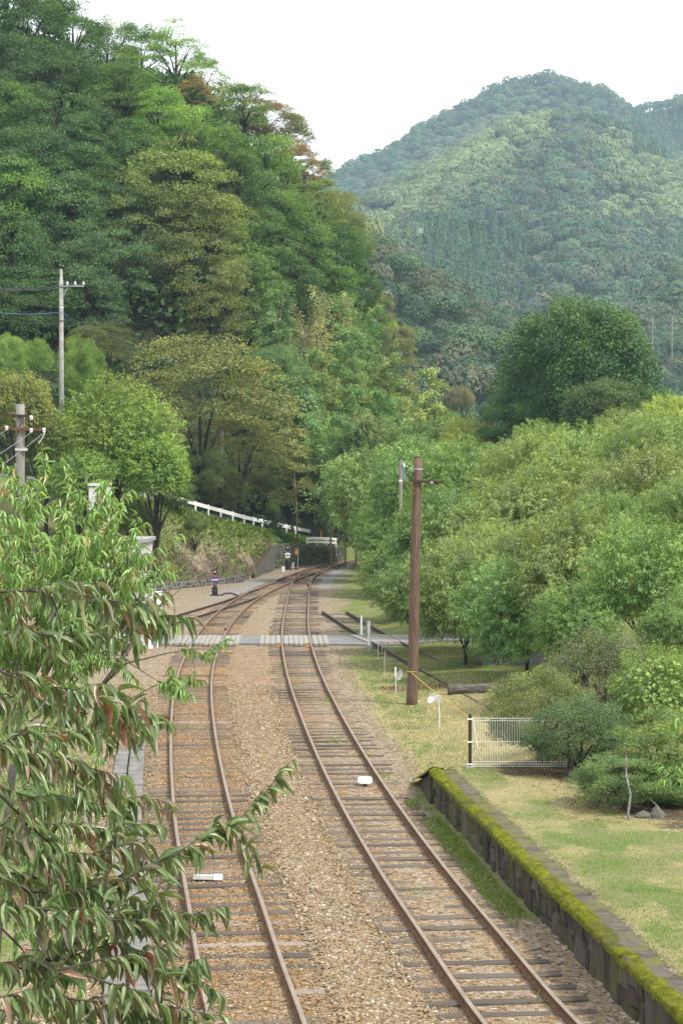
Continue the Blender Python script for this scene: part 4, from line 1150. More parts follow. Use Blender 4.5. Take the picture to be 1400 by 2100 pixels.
# ---------------------------------------------------------------- leaves
T_CARD = (np.array([(0, 0, 0), (.5, .5, .06), (1, 0, -.08), (.5, -.5, .06)]), [np.array([(0, 1, 2, 3)])])
T_TRI = (np.array([(0, -.5, 0), (1, 0, -.1), (0, .5, 0)]), [np.array([(0, 1, 2)])])
T_LANCE = (np.array([(0, 0, 0), (.35, .5, .05), (.4, 0, -.02), (.35, -.5, .05), (1, 0, -.22)]), [np.array([(0, 3, 2), (0, 2, 1), (3, 4, 2), (2, 4, 1)])])
def lance_near(n, droop, fold, wave=0.0):
    V, F = [(0, 0, 0)], []
    for i in range(1, n):
        t = i / n; w = .5 * math.sin(math.pi * t ** .8) ** .8; z = -droop * t * t; wv = wave * math.sin(t * 19)
        V += [(t, w, z + fold * w + wv), (t, 0, z), (t, -w, z + fold * w - wv)]
    V.append((1, 0, -droop))
    tri = [(0, 3, 2), (0, 2, 1)]; q = []
    for i in range(n - 2):
        a = 1 + i * 3; q += [(a, a + 1, a + 4, a + 3), (a + 1, a + 2, a + 5, a + 4)]
    a = 1 + (n - 2) * 3; tri += [(a + 2, a + 3, a + 1), (a + 1, a + 3, a)]
    return np.array(V), [np.array(tri), np.array(q)]
def leaves(P, A, N, L, W, T):
    """leaf blades at P pointing along A with upper side N"""
    A = A / np.linalg.norm(A, axis=1)[:, None]
    B = np.cross(N, A); B /= np.maximum(np.linalg.norm(B, axis=1), 1e-6)[:, None]
    Cc = np.cross(A, B)
    L = np.broadcast_to(L, len(P)); W = np.broadcast_to(W, len(P))
    tv, fs = T
    V = P[:, None, :] + (tv[None, :, 0, None] * A[:, None, :] + tv[None, :, 2, None] * Cc[:, None, :]) * L[:, None, None] + tv[None, :, 1, None] * B[:, None, :] * W[:, None, None]
    k = len(tv); off = (np.arange(len(P)) * k)[:, None, None]
    return V.reshape(-1, 3), [(f[None] + off).reshape(-1, f.shape[1]) for f in fs]
def join(parts):
    V, F = [], {}
    o = 0
    for v, fs in parts:
        V.append(v)
        for f in fs: F.setdefault(f.shape[1], []).append(f + o)
        o += len(v)
    return np.concatenate(V), [np.concatenate(f) for f in F.values()]
def sph(n, g, zlo=-1.0):
    z = g.uniform(zlo, 1, n); a = g.uniform(0, 2 * math.pi, n); q = np.sqrt(1 - z * z)
    return np.stack([q * np.cos(a), q * np.sin(a), z], 1)

def crown_broad(seed, clumps=62, per=260, L=.046, flat=.60, cr=(.18, .32), spread=(.42, .40), cz=.58, lean=0.0, tilt=.5, zlo=-.6, W=.62, up=.35, qlo=-.12):
    """crown in a tree of height 1: foliage sprays on and inside an uneven dome"""
    g = np.random.default_rng(seed); out = []
    lob = sph(7, g, -.3)
    d = sph(clumps, g, zlo)
    rr = g.uniform(.35, 1, clumps) ** .4 * (.78 + .25 * np.max(d @ lob.T, axis=1) ** 3)
    Cn = d * rr[:, None]
    cs = g.uniform(*cr, clumps)
    for c, s_, dd in zip(Cn, cs, d):
        n = int(per * (s_ / .28) ** 2)
        q = sph(n, g, qlo); q *= (g.random(n) ** .3)[:, None]
        # spray: flattened, sloping down and outwards
        off = q * s_; off[:, 2] *= flat
        hor = np.array((dd[0], dd[1], 0)); off[:, 2] -= tilt * .5 * (off @ hor)
        off[:, 2] += (vnoise(off[:, 0] * 13 + seed, off[:, 1] * 13 + c[0] * 7)) * s_ * .3
        A = q * np.array((1, 1, .3)) + hor * .5 + g.normal(0, .45, (n, 3)); A[:, 2] -= .25
        N = np.array((0, 0, up)) + dd * .3 + q * .75 + g.normal(0, .33, (n, 3))
        ls = L * g.uniform(.65, 1.25, n)
        out.append(leaves(c + off, A, N, ls, ls * W, T_CARD))
    V, F = join(out)
    V = V * np.array((spread[0], spread[0], spread[1])) + np.array((0, 0, cz)); V[:, 0] += lean * V[:, 2]
    return V, F
def trunk_mesh(seed, cz=.58, r0=.022, spread=.3, n=7, fork=.28):
    b = MB(); r = random.Random(seed)
    b.tube([(0, 0, -.08), (.004, 0, fork * .6), (.0, .005, fork), (.01, 0, cz), (.0, 0, cz + .2)], [r0 * 1.25, r0, r0 * .85, r0 * .5, r0 * .15], 7)
    for i in range(n):
        a = 2 * math.pi * i / n + r.uniform(-.4, .4); q = spread * r.uniform(.7, 1.1); z0 = fork * r.uniform(.75, 1.5)
        z1 = cz + r.uniform(-.1, .22); c, s_ = math.cos(a), math.sin(a)
        b.tube([(0, 0, z0), (c * q * .35, s_ * q * .35, z0 + (z1 - z0) * .5), (c * q * .75, s_ * q * .75, z1 - .03), (c * q, s_ * q, z1)], [r0 * .55, r0 * .42, r0 * .25, r0 * .08], 5)
    return b.mesh('trunk', M['bark'], True)

def crown_peach(seed, twigs=1950, per=18, L=.0255, W=.0075, spread=(.46, .45), cz=.52, droop=.42, zlo=-.7, T=T_LANCE, tw=False):
    g = np.random.default_rng(seed)
    lob = sph(8, g, -.1); d = sph(twigs, g, zlo)
    shape = .68 + .38 * np.clip(np.max(d @ lob.T, axis=1), 0, 1) ** 4
    tip = d * (shape * g.uniform(.62, 1.0, twigs))[:, None]
    n = twigs * per
    ti = np.repeat(np.arange(twigs), per); t = np.tile((np.arange(per) + .5) / per, twigs)
    D = d[ti] + g.normal(0, .32, (twigs, 3))[ti] + np.array((0, 0, .45))
    D /= np.linalg.norm(D, axis=1)[:, None]
    tl = .26
    P = tip[ti] + D * ((t - .6) * tl)[:, None] - np.array((0, 0, 1)) * (t ** 2 * .07)[:, None] + g.normal(0, .008, (n, 3))
    P = P * np.array((spread[0], spread[0], spread[1])) + np.array((0, 0, cz))
    side = np.cross(D, sph(n, g)); side /= np.linalg.norm(side, axis=1)[:, None]
    A = D * .55 + side * .75 + g.normal(0, .2, (n, 3)); A[:, 2] -= droop
    N = np.array((0, 0, 1.0)) + D * .4 + g.normal(0, .3, (n, 3))
    ls = L * g.uniform(.7, 1.25, n)
    return leaves(P, A, N, ls, ls * (W / L), T)

# ---------------------------------------------------------------- tree kinds: shared meshes, each tree an object with its own trunk and crown
def kind_of(fn, seeds, mat, **kw):
    return [np_mesh('crown', *fn(s_, **kw), mat) for s_ in seeds]
BROAD = kind_of(crown_broad, range(10, 16), M['leaf'])
BROAD += kind_of(crown_broad, range(16, 19), M['leaf'], clumps=55, per=260, spread=(.40, .44), flat=.62)
THIN = kind_of(crown_broad, (31, 32), M['leaf'], clumps=60, per=230, L=.045, flat=.35, cr=(.16, .28))
ROUND = kind_of(crown_broad, (41,), M['leaf'], clumps=420, per=560, L=.036, flat=.85, qlo=-.6, cr=(.10, .19), spread=(.46, .46), cz=.52, tilt=.2, zlo=-.8, W=.62, up=.3)
PEACH = kind_of(crown_peach, range(50, 54), M['leaf_gloss'])
PEACH_FINE = kind_of(crown_peach, (61, 62), M['leaf'], twigs=1500, per=16, L=.027, W=.0095, droop=.15, spread=(.46, .44))
CHERRY = kind_of(crown_broad, (71, 72), M['leaf'], clumps=130, per=190, L=.036, flat=.26, cr=(.16, .30), spread=(.50, .36), cz=.62, tilt=.75, zlo=-.25, up=.8)
SHRUB = kind_of(crown_broad, (81, 82, 83), M['leaf'], clumps=210, per=420, L=.034, qlo=-.6, flat=.8, cr=(.12, .24), spread=(.5, .48), cz=.5, zlo=-.85, W=.62, up=.3)
TRUNKS = [trunk_mesh(s_) for s_ in (1, 2, 3)]
TR_LOW = [trunk_mesh(s_, fork=.20, r0=.03, n=8, spread=.36) for s_ in (4, 5)]
TR_BUSH = [trunk_mesh(s_, fork=.10, r0=.028, n=10, spread=.4, cz=.45) for s_ in (6, 7)]
COL = dict(dk=(.075, .145, .052), md=(.118, .22, .062), lt=(.18, .31, .075), ol=(.165, .215, .072), rd=(.215, .155, .07), bl=(.095, .168, .078), ye=(.30, .35, .095), br=(.20, .20, .085), pe=(.180, .290, .102), pl=(.220, .312, .108))
rt = random.Random(77)
def jit(c, a=.12, b=.16): k = 1 + rt.uniform(-b, b); return tuple(max(.005, v * k * (1 + rt.uniform(-a * .6, a * .6))) for v in c)
def plant(name, label, cat, group, crowns, trunks, pos, height, width, col, rz=None, unit_r=.44):
    """pos = foot of the trunk"""
    t = empty(name, pos, rt.uniform(0, 6.28) if rz is None else rz)
    t.scale = (width / unit_r, width / unit_r, height)
    tag(t, label, cat, group)
    mobj('crown', crowns, t, color=jit(col)); mobj('trunk', trunks, t)
    return t
ORD = ['first', 'second', 'third', 'fourth', 'fifth', 'sixth', 'seventh', 'eighth', 'ninth', 'tenth', 'eleventh', 'twelfth', 'thirteenth', 'fourteenth']
def plant_px(name, label, cat, group, crowns, trunks, px, py, rpx, d, col, cz=.58, vr=.85, zoff=-.15, hfun=ground_z, rz=None, unit=(.46, .45)):
    """crown centred in direction (px, py) at distance d; the trunk reaches down to the terrain"""
    c = at(px, py, d); g = float(hfun(c[0], c[1])) + zoff; R = rpx * d / FPX
    t = empty(name, (c[0], c[1], g), rt.uniform(0, 6.28) if rz is None else rz); tag(t, label, cat, group)
    hc = R * vr / unit[1]; cx = R / unit[0]; up = c[2] - g
    mobj('crown', crowns, t, (0, 0, up - hc * cz), (cx, cx, hc), color=jit(col))
    ht = max(up, .4) / .58
    mobj('trunk', trunks, t, None, (min(cx, ht * .7) * .8, min(cx, ht * .7) * .8, ht * .86))
    return t
# ---- the wooded hill: every crown one sees
HILL = [(-30, 30, 110, 'dk'), (15, -15, 90, 'dk'), (100, 20, 75, 'md'), (50, 60, 100, 'dk'), (150, 75, 82, 'dk'), (222, 105, 72, 'ol'), (290, 118, 66, 'md'), (360, 118, 72, 'lt*'), (415, 165, 56, 'lt*'), (395, 205, 50, 'rd*'),
        (-10, 150, 95, 'bl'), (75, 165, 85, 'bl'), (150, 180, 70, 'dk'), (255, 195, 80, 'md'), (325, 245, 70, 'lt'), (460, 235, 78, 'ol'), (540, 255, 70, 'rd'), (500, 225, 60, 'md'), (585, 285, 58, 'ol'),
        (20, 250, 90, 'md'), (110, 270, 95, 'bl'), (205, 300, 85, 'dk'), (275, 320, 75, 'md'), (380, 290, 78, 'lt'), (440, 330, 80, 'md'), (600, 350, 64, 'rd*'), (640, 365, 50, 'ol'), (545, 350, 80, 'lt'),
        (-20, 360, 110, 'dk'), (70, 350, 95, 'bl'), (165, 390, 90, 'dk'), (370, 395, 118, 'ol'), (480, 400, 80, 'dk'), (560, 430, 85, 'md'), (640, 440, 75, 'ol'), (690, 450, 60, 'ol'), (655, 420, 42, 'rd*'),
        (20, 440, 105, 'md'), (120, 460, 105, 'bl'), (230, 450, 80, 'bl'), (300, 470, 95, 'ol'), (425, 480, 100, 'ol'), (520, 500, 85, 'md'), (610, 520, 85, 'md'), (690, 530, 72, 'md'), (715, 505, 50, 'ol'),
        (30, 545, 110, 'dk'), (135, 540, 100, 'bl'), (235, 570, 95, 'bl'), (330, 555, 85, 'dk'), (410, 575, 95, 'ol'), (495, 590, 90, 'md'), (590, 600, 85, 'dk'), (670, 610, 75, 'md'), (725, 600, 52, 'dk'),
        (10, 640, 95, 'dk'), (90, 640, 85, 'dk'), (180, 640, 90, 'bl'), (430, 655, 80, 'ol'), (520, 665, 70, 'md'), (760, 660, 55, 'lt'), (745, 700, 50, 'dk'), (805, 690, 48, 'br'), (815, 735, 42, 'br'), (765, 630, 40, 'ol')]
CN = dict(dk='dark green', md='mid green', lt='bright green', ol='olive green', rd='rust tinged', bl='blue green', br='brownish')
bands = [('on the ridge line', -99, 135), ('high on the upper slope', 135, 240), ('on the upper slope', 240, 335), ('on the middle slope', 335, 425), ('below the middle slope', 425, 515), ('on the lower slope', 515, 625), ('near the hill foot', 625, 999)]
dd_ = np.arange(128, 232, .5)
count = {}
for px, py, r_, ck in sorted(HILL, key=lambda q: q[0]):
    px2, py2, r_ = px + 0, py + 0, r_
    pts = np.array([at(px2, py2, q) for q in dd_]); hz = hill_z(pts[:, 0], pts[:, 1])
    gap = pts[:, 2] - hz; need = r_ * dd_ / FPX * 1.0
    ok = np.where(gap < need)[0]; i = ok[0] if len(ok) else int(np.argmin(gap - need))
    d = dd_[i]; R = r_ * d / FPX
    band = [b for b in bands if b[1] <= py < b[2]][0][0]
    key = (ck[:2], band); count[key] = count.get(key, 0) + 1
    lab = f"{CN[ck[:2]]} {'thin crowned ' if '*' in ck else ''}tree {band} of hill, {ORD[count[key] - 1]} such from left"
    c = pts[i]; h = R * 2.5
    crowns = rt.choice(THIN) if '*' in ck else rt.choice(BROAD)
    plant('broadleaf_tree', lab, 'tree', 'trees on the left hill', crowns, rt.choice(TRUNKS), (c[0], c[1], c[2] - h * .58), h, R * 1.08, COL[ck[:2]])
# understorey that fills the shade between those crowns
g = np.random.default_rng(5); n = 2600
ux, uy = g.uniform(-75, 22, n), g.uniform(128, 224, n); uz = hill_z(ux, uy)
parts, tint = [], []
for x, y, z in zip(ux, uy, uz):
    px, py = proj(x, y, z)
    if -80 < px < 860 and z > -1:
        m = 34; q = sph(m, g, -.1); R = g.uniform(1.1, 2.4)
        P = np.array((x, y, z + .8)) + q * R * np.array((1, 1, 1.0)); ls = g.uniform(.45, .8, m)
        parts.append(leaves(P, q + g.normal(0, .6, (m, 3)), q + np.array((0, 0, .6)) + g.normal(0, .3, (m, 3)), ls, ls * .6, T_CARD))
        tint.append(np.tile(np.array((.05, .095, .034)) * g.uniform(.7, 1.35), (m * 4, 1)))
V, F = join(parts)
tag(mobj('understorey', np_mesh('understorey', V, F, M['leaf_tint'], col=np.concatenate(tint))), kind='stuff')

# ---- forest on the far mountains: one mass of small crowns
def far_forest():
    g = np.random.default_rng(8)
    def grid(y0, y1, sp, x0, x1):
        a = np.stack(np.meshgrid(np.arange(x0, x1, sp), np.arange(y0, y1, sp)), -1).reshape(-1, 2)
        return a + g.uniform(-.48, .48, a.shape) * sp, np.full(len(a), sp)
    A, sa = grid(330, 660, 4.9, -40, 150); B, sb = grid(660, 1900, 7.4, -120, 420)
    P = np.concatenate([A, B]); sp = np.concatenate([sa, sb])
    z = mount_z(P[:, 0], P[:, 1])
    px, py = proj(P[:, 0], P[:, 1], z + 8)
    k = (z > 1) & (px > 560) & (px < 1460); P, z, sp, px = P[k], z[k], sp[k], px[k]
    # keep what the ridges in front do not hide
    t = np.linspace(.16, .985, 90)
    el = (z + 9 - CAM_H) / P[:, 1]
    vis = np.ones(len(P), bool)
    for tt in t:
        zz = mount_z(P[:, 0] * tt, P[:, 1] * tt)
        vis &= ~(((zz + 3 - CAM_H) / (P[:, 1] * tt) > el) & (P[:, 1] * tt > 320))
    P, z, sp = P[vis], z[vis], sp[vis]; px, py = proj(P[:, 0], P[:, 1], z)
    nz = fbm(P[:, 0] / 55 + 3, P[:, 1] / 75)
    con = ((px > 845) & (px < 1095) & (py > 478) & (py < 655) & (P[:, 1] > 700)) | ((P[:, 1] < 620) & (nz > .02) & (px > 880)) | ((px > 1290) & (py < 345) & (py > 235)) | ((nz > .30) & (py > 520))
    con &= (g.random(len(P)) < .93) & ~((py < np.interp(px, [660, 860, 1000, 1130, 1250, 1400], [380, 310, 240, 215, 240, 240])) & (px < 1280))
    sunlit_crest = np.exp(-((py - np.interp(px, [690, 850, 1000, 1130, 1190], [495, 375, 280, 222, 217]) - 40) / 55) ** 2) * (px < 1130) + .7 * ((px > 1230) & (py < 470) & (py > 290))  # sunlight on the spur crest and right slope, painted in as paler leaf tint
    tmpl = []
    for s_ in range(5):
        q = sph(230, g, -.15); rr = .82 + .3 * np.max(q @ sph(6, g, 0).T, 1) ** 3
        q2 = q * rr[:, None] * np.array((1, 1, .8)); A_ = np.cross(q, sph(230, g)); ls = g.uniform(.2, .34, 230)
        tmpl.append(leaves(q2, A_, q + g.normal(0, .45, q.shape) + np.array((0, 0, .3)), ls, ls * .8, T_TRI))
    fine = []
    for s_ in range(4):
        m = 460; q = sph(m, g, -.15); rr = .8 + .32 * np.max(q @ sph(6, g, 0).T, 1) ** 3
        ls = g.uniform(.11, .2, m); fine.append(leaves(q * (rr * g.uniform(.9, 1.05, m))[:, None] * np.array((1, 1, .8)), np.cross(q, sph(m, g)), q + g.normal(0, .45, q.shape) + np.array((0, 0, .3)), ls, ls * .8, T_TRI))
    ctm = []
    for s_ in range(3):
        m = 130; h = g.random(m) ** 1.4; a = g.uniform(0, 6.28, m); rad = (1 - h) * .62 + .03
        q = np.stack([np.cos(a) * rad, np.sin(a) * rad, h * 2.6 - .6], 1); A_ = np.stack([np.cos(a), np.sin(a), -.9 + 0 * a], 1)
        ls = .2 + .3 * (1 - h); ctm.append(leaves(q - A_ * ls[:, None] * .5, A_, np.stack([np.cos(a), np.sin(a), 1.2 + 0 * a], 1) + g.normal(0, .25, (m, 3)), ls, ls * .75, T_TRI))
    VV, FF, CC, o = [], [], [], 0
    pal = np.array([(.048, .100, .054), (.062, .120, .058), (.055, .108, .068), (.084, .116, .060), (.075, .132, .058), (.092, .106, .066)])
    for i in range(len(P)):
        if con[i]:
            v, f = ctm[g.integers(3)]; s_ = sp[i] * g.uniform(.46, .62); c = np.array((.055, .122, .058)) * g.uniform(.75, 1.25)
            sc3 = np.array((s_, s_, s_ * g.uniform(1.0, 1.5)))
        else:
            v, f = tmpl[g.integers(5)] if P[i, 1] > 700 else fine[g.integers(4)]; s_ = sp[i] * g.uniform(.5, .95); c = pal[g.integers(6)] * g.uniform(.75, 1.25)
            c = c * (1 - min(1, sunlit_crest[i])) + np.array((.195, .25, .115)) * min(1, sunlit_crest[i]) * g.uniform(.8, 1.15)
            sc3 = np.array((s_, s_, s_ * g.uniform(.85, 1.2)))
        a = g.uniform(0, 6.28); co, si = math.cos(a), math.sin(a)
        w = v * sc3; w = np.stack([w[:, 0] * co - w[:, 1] * si, w[:, 0] * si + w[:, 1] * co, w[:, 2]], 1) + np.array((P[i, 0], P[i, 1], z[i] + s_ * .7))
        VV.append(w); FF.append(f[0] + o); CC.append(np.tile(c, (len(w), 1))); o += len(w)
    print('far trees', len(P))
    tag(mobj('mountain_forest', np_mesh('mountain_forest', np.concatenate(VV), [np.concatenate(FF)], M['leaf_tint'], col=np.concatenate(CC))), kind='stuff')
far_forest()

# ---- dark round tree and its neighbours
plant_px('round_tree', 'big dark green round tree standing above the orchard on the right', 'tree', None, ROUND[0], TRUNKS[0], 1195, 795, 180, 130, (.078, .145, .058), cz=.52, zoff=-1, vr=1.0)
plant_px('round_tree', 'dark lower tree at the left foot of the big dark round tree', 'tree', None, SHRUB[0], TRUNKS[1], 1050, 870, 72, 128, (.065, .12, .05), cz=.5)
plant_px('round_tree', 'mid green bushy tree in front of the big dark round tree', 'tree', None, ROUND[0], TRUNKS[2], 1235, 865, 100, 122, (.115, .19, .08), cz=.52)
plant_px('round_tree', 'small green tree at the right foot of the big dark round tree', 'tree', None, SHRUB[2], TRUNKS[2], 1350, 850, 60, 126, (.09, .16, .065), cz=.5)

# ---- left roadside trees
plant_px('willow_leaved_tree', 'bright yellow green fine leaved tree left of the guardrail', 'tree', None, PEACH_FINE[0], TR_LOW[0], 240, 890, 160, 117, (.215, .30, .082), cz=.56)
plant_px('willow_leaved_tree', 'lower bright green lobe tree leaning over the guardrail start', 'tree', None, PEACH_FINE[1], TR_LOW[1], 320, 965, 100, 114, (.25, .38, .09), cz=.56)
plant_px('willow_leaved_tree', 'yellow brown thin tree behind the old grey pole at the left edge', 'tree', None, PEACH_FINE[1], TR_LOW[1], 40, 830, 98, 112, (.27, .31, .10), cz=.56)
plant_px('cherry_tree', 'large spreading brown green cherry tree right of the bright yellow green tree', 'tree', None, CHERRY[0], TR_LOW[0], 410, 835, 178, 131, (.19, .225, .08), cz=.62, vr=.95, unit=(.5, .36))
plant_px('cherry_tree', 'lower brownish cherry crown hanging above the guardrail', 'tree', None, CHERRY[1], TR_LOW[1], 490, 935, 115, 137, (.155, .18, .065), cz=.62, unit=(.5, .36))
plant_px('cherry_tree', 'brown green treetop just right of the concrete pole foot', 'tree', None, CHERRY[1], TR_LOW[1], 205, 720, 75, 134, (.13, .155, .06), cz=.62, unit=(.5, .36))
plant_px('willow_leaved_tree', 'bright green low crown behind the upper part of the white building', 'tree', None, PEACH_FINE[0], TR_LOW[0], 165, 985, 85, 112, (.195, .285, .085), cz=.56)
plant_px('willow_leaved_tree', 'bright green crown between the old grey pole and the fine leaved tree', 'tree', None, PEACH_FINE[0], TR_LOW[1], 95, 900, 80, 114, (.205, .285, .085), cz=.56)
for k_, (px, py, r_, d, lab) in enumerate([(405, 965, 62, 131, 'leafy thicket under the left half of the large cherry tree'), (450, 1000, 55, 136, 'leafy thicket between cherry tree and guardrail'), (530, 975, 60, 144, 'leafy thicket right of the cherry tree'), (360, 1015, 40, 124.5, 'low thicket at the guardrail start'), (275, 1065, 42, 114, 'low thicket on the bank behind the right corner of the white building'), (400, 1075, 26, 122, 'small leafy tuft on the bank below the guardrail')]):
    plant_px('thicket', lab, 'thicket', None, SHRUB[k_ % 3], TR_BUSH[0], px, py, r_, d, (.13, .19, .07), cz=.5)
for k_, (px, py, r_, d, ck, lab) in enumerate([(480, 1015, 55, 144, 'br', 'brownish roadside tree over the middle of the guardrail'), (540, 1025, 48, 147, 'md', 'green roadside tree right of the brownish one'), (610, 985, 75, 153, 'md', 'tall green roadside tree above the far lever stand'),
        (655, 1025, 58, 156, 'md', 'green roadside tree by the orange pole'), (570, 960, 60, 158, 'lt', 'light green roadside tree behind the tall one'), (665, 935, 60, 162, 'md', 'green tree behind the roadside row, left of the orchard')]):
    plant_px('roadside_tree', lab, 'tree', 'roadside trees behind the guardrail', BROAD[k_ % 6], TRUNKS[k_ % 3], px, py, r_, d, COL[ck], cz=.66, zoff=-.3)
for k_, (px, py, r_, d, lab) in enumerate([(20, 740, 42, 121, 'narrow bright green shrub at the left edge below the wires'), (78, 735, 30, 122, 'second narrow bright green shrub left of the concrete pole'), (170, 755, 50, 124, 'leafy green shrub below the concrete pole')]):
    plant_px('shrub', lab, 'shrub', None, SHRUB[k_], TR_BUSH[0], px, py, r_, d, COL['lt'], cz=.5, vr=1.3)

# ---- bamboo grove: plumes of fine leaves on leaning culms
def bamboo(seed, sparse=False):
    g = np.random.default_rng(seed); out = []; nb = 26
    for i in range(nb):
        t = .32 + .68 * (i + g.random()) / nb
        base = np.array((.10 * t * t, 0, t)); a = g.uniform(0, 6.28); ln = (.20 * (1.08 - t) + .05)
        m = 40 if sparse else 110; s_ = g.random(m)
        br = np.stack([np.cos(a) * s_ * ln, np.sin(a) * s_ * ln, s_ * ln * .5 - s_ ** 2 * ln * .5], 1) + g.normal(0, .014, (m, 3))
        A = np.stack([np.cos(a) + g.normal(0, .7, m), np.sin(a) + g.normal(0, .7, m), -.5 + g.normal(0, .4, m)], 1)
        ls = g.uniform(.018, .034, m)
        out.append(leaves(base + br, A, np.array((0, 0, 1.0)) + g.normal(0, .45, (m, 3)), ls, ls * .3, T_CARD))
    b = MB(); b.tube([(0, 0, -.05), (.01, 0, .3), (.04, 0, .65), (.09, 0, .95), (.13, 0, 1.03)], [.006, .006, .0045, .002, .0008], 5)
    V, F = join(out)
    return np_mesh('foliage', V, F, M['leaf']), b.mesh('culm', M['culm'], True)
BAM = [bamboo(s_) for s_ in (1, 2, 3)]; BAMS = bamboo(4, True)
r = random.Random(31); bl = []
for row, (y0, d0, n) in enumerate(((610, 182, 10), (665, 176, 11), (720, 170, 12), (780, 165, 13), (840, 160, 12))):
    for i in range(n):
        x0 = (520, 530, 545, 570, 600)[row]; x1 = (760, 800, 870, 925, 960)[row]
        bl.append((x0 + (x1 - x0) * (i + r.uniform(.1, .9)) / n, y0 + r.uniform(-18, 18) + max(0, (x0 + (x1 - x0) * i / n) - 720) * .35, d0 + r.uniform(-2, 2), row, i))
rows_ = ('topmost', 'second', 'middle', 'fourth', 'lowest')
for px, py, d, row, i in bl:
    L = r.uniform(9.5, 12.5); q_ = np.arange(140, 200, .5); pq = np.array([at(px, py, v_) for v_ in q_])
    gap = pq[:, 2] - np.maximum(hill_z(pq[:, 0], pq[:, 1]), ground_z(pq[:, 0], pq[:, 1])); ok = np.where(gap < L * .95)[0]
    tpw = pq[ok[0] if len(ok) else -1]; d = tpw[1]
    dry_ = row <= 1 and 590 < px < 690
    t = empty('bamboo', (tpw[0], tpw[1], tpw[2] - L), r.uniform(0, 6.28)); t.scale = (L * 1.05,) * 2 + (L,)
    tag(t, f"{'straw coloured thin' if dry_ else 'soft green'} bamboo plume, {ORD[i]} from the left in the {rows_[row]} row of the grove", 'bamboo', 'bamboo in the grove')
    fo, cu = BAMS if dry_ else BAM[r.randrange(3)]
    mobj('foliage', fo, t, color=jit((.36, .36, .20) if dry_ else ((.22, .34, .14) if r.random() < .7 else (.29, .35, .14)))); mobj('culm', cu, t)
# creeper covered mound in front of the bamboo
for k_, (px, py, r_, d, ck, lab) in enumerate([(560, 760, 58, 150, (.10, .165, .07), 'creeper draped thicket left of the bamboo grove'), (600, 850, 62, 149, (.085, .15, .06), 'broad leaved creeper thicket under the four wires'), (680, 890, 62, 158, (.08, .14, .05), 'green thicket below the bamboo right of the creeper'), (770, 895, 58, 165, (.10, .16, .05), 'green thicket left of the triple guardrail'),
        (940, 820, 32, 195, (.13, .125, .085), 'plume grass like pale brown bush at the right end of the bamboo'), (900, 870, 45, 188, (.09, .15, .05), 'green bush behind the round road sign'), (700, 830, 60, 168, (.11, .16, .06), 'light thicket in the middle of the bamboo foot')]):
    plant_px('thicket', lab, 'thicket', None, SHRUB[k_ % 3], TR_BUSH[0], px, py, r_, d, tuple(v * 1.7 for v in ck), cz=.5, hfun=lambda x, y: np.maximum(hill_z(x, y), ground_z(x, y)))

# ---- the peach orchard
ORCH = [(1080, 1262, 135, 62, 'pe', 'peach tree with a thick dark trunk behind the rotting log'), (955, 1235, 128, 67, 'pe', 'peach tree with a short dark trunk right of the brown pole'), (842, 1175, 102, 88, 'pe', 'peach tree whose low boughs hang behind the brown pole'), (812, 1112, 88, 107, 'pe', 'peach tree nearest the track bend'),
        (895, 1115, 120, 80, 'pe', 'peach tree right of the brown pole at crossarm height'), (1035, 1110, 128, 78, 'pl', 'peach tree in the second row, above the thick trunk'), (1200, 1180, 140, 60, 'pl', 'peach tree above the brown dry vines'), (1345, 1195, 130, 54, 'pe', 'peach tree at the right edge above the creeper'),
        (1170, 1060, 128, 80, 'pl', 'peach tree in the middle of the orchard'), (1315, 1050, 130, 74, 'pl', 'peach tree in the orchard middle near the right edge'), (765, 1015, 92, 120, 'pe', 'peach tree left of the brown pole top'), (860, 1000, 100, 108, 'pe', 'peach tree right behind the brown pole top'),
        (965, 1005, 104, 103, 'pe', 'peach tree in the back row right of the brown pole top'), (1085, 995, 104, 98, 'pl', 'peach tree in the back row below the dark round tree'), (1205, 975, 104, 97, 'pl', 'yellowish peach tree in the back row, centre right'), (1335, 955, 112, 92, 'pl', 'yellowish peach tree in the back row by the right edge'),
        (768, 1055, 62, 127, 'pe', 'small peach tree beyond the track bend, left end'), (690, 960, 78, 150, 'pe', 'farthest left orchard tree under the creeper thicket'), (785, 945, 82, 140, 'pe', 'farthest orchard tree below the triple guardrail'), (880, 935, 76, 136, 'pe', 'far orchard tree below the road sign'),
        (955, 925, 70, 132, 'ye', 'yellow brown far orchard tree left of the dark round tree'), (1385, 890, 78, 100, 'ye', 'golden topped tree at the right edge beside the dark round tree'), (1395, 1300, 95, 47, 'pe', 'peach tree cut by the right edge above the kudzu'), (1115, 930, 66, 108, 'pl', 'low peach tree directly under the dark round tree'), (1270, 905, 70, 106, 'pl', 'pale peach tree under the right side of the dark round tree'),
        (1425, 1080, 110, 62, 'pl', 'peach tree mostly outside the right edge'), (850, 1222, 80, 73, 'pe', 'low peach bough mass just right of the brown pole'), (1005, 1165, 95, 71, 'pl', 'peach tree between the two trees with visible trunks, one row behind'), (1120, 1165, 105, 69, 'pe', 'peach tree directly behind the thick trunked one'), (1265, 1115, 105, 66, 'pe', 'peach tree in the orchard middle, right of the vines'), (1190, 1290, 95, 53, 'pe', 'low peach tree under the grey dry vines')]
for k_, (px, py, r_, d, ck, lab) in enumerate(ORCH):
    plant_px('peach_tree', lab, 'tree', 'peach trees in the orchard', PEACH[k_ % 4], TR_LOW[k_ % 2], px, py, r_ * 1.24, d, COL[ck], cz=.52, vr=.92)

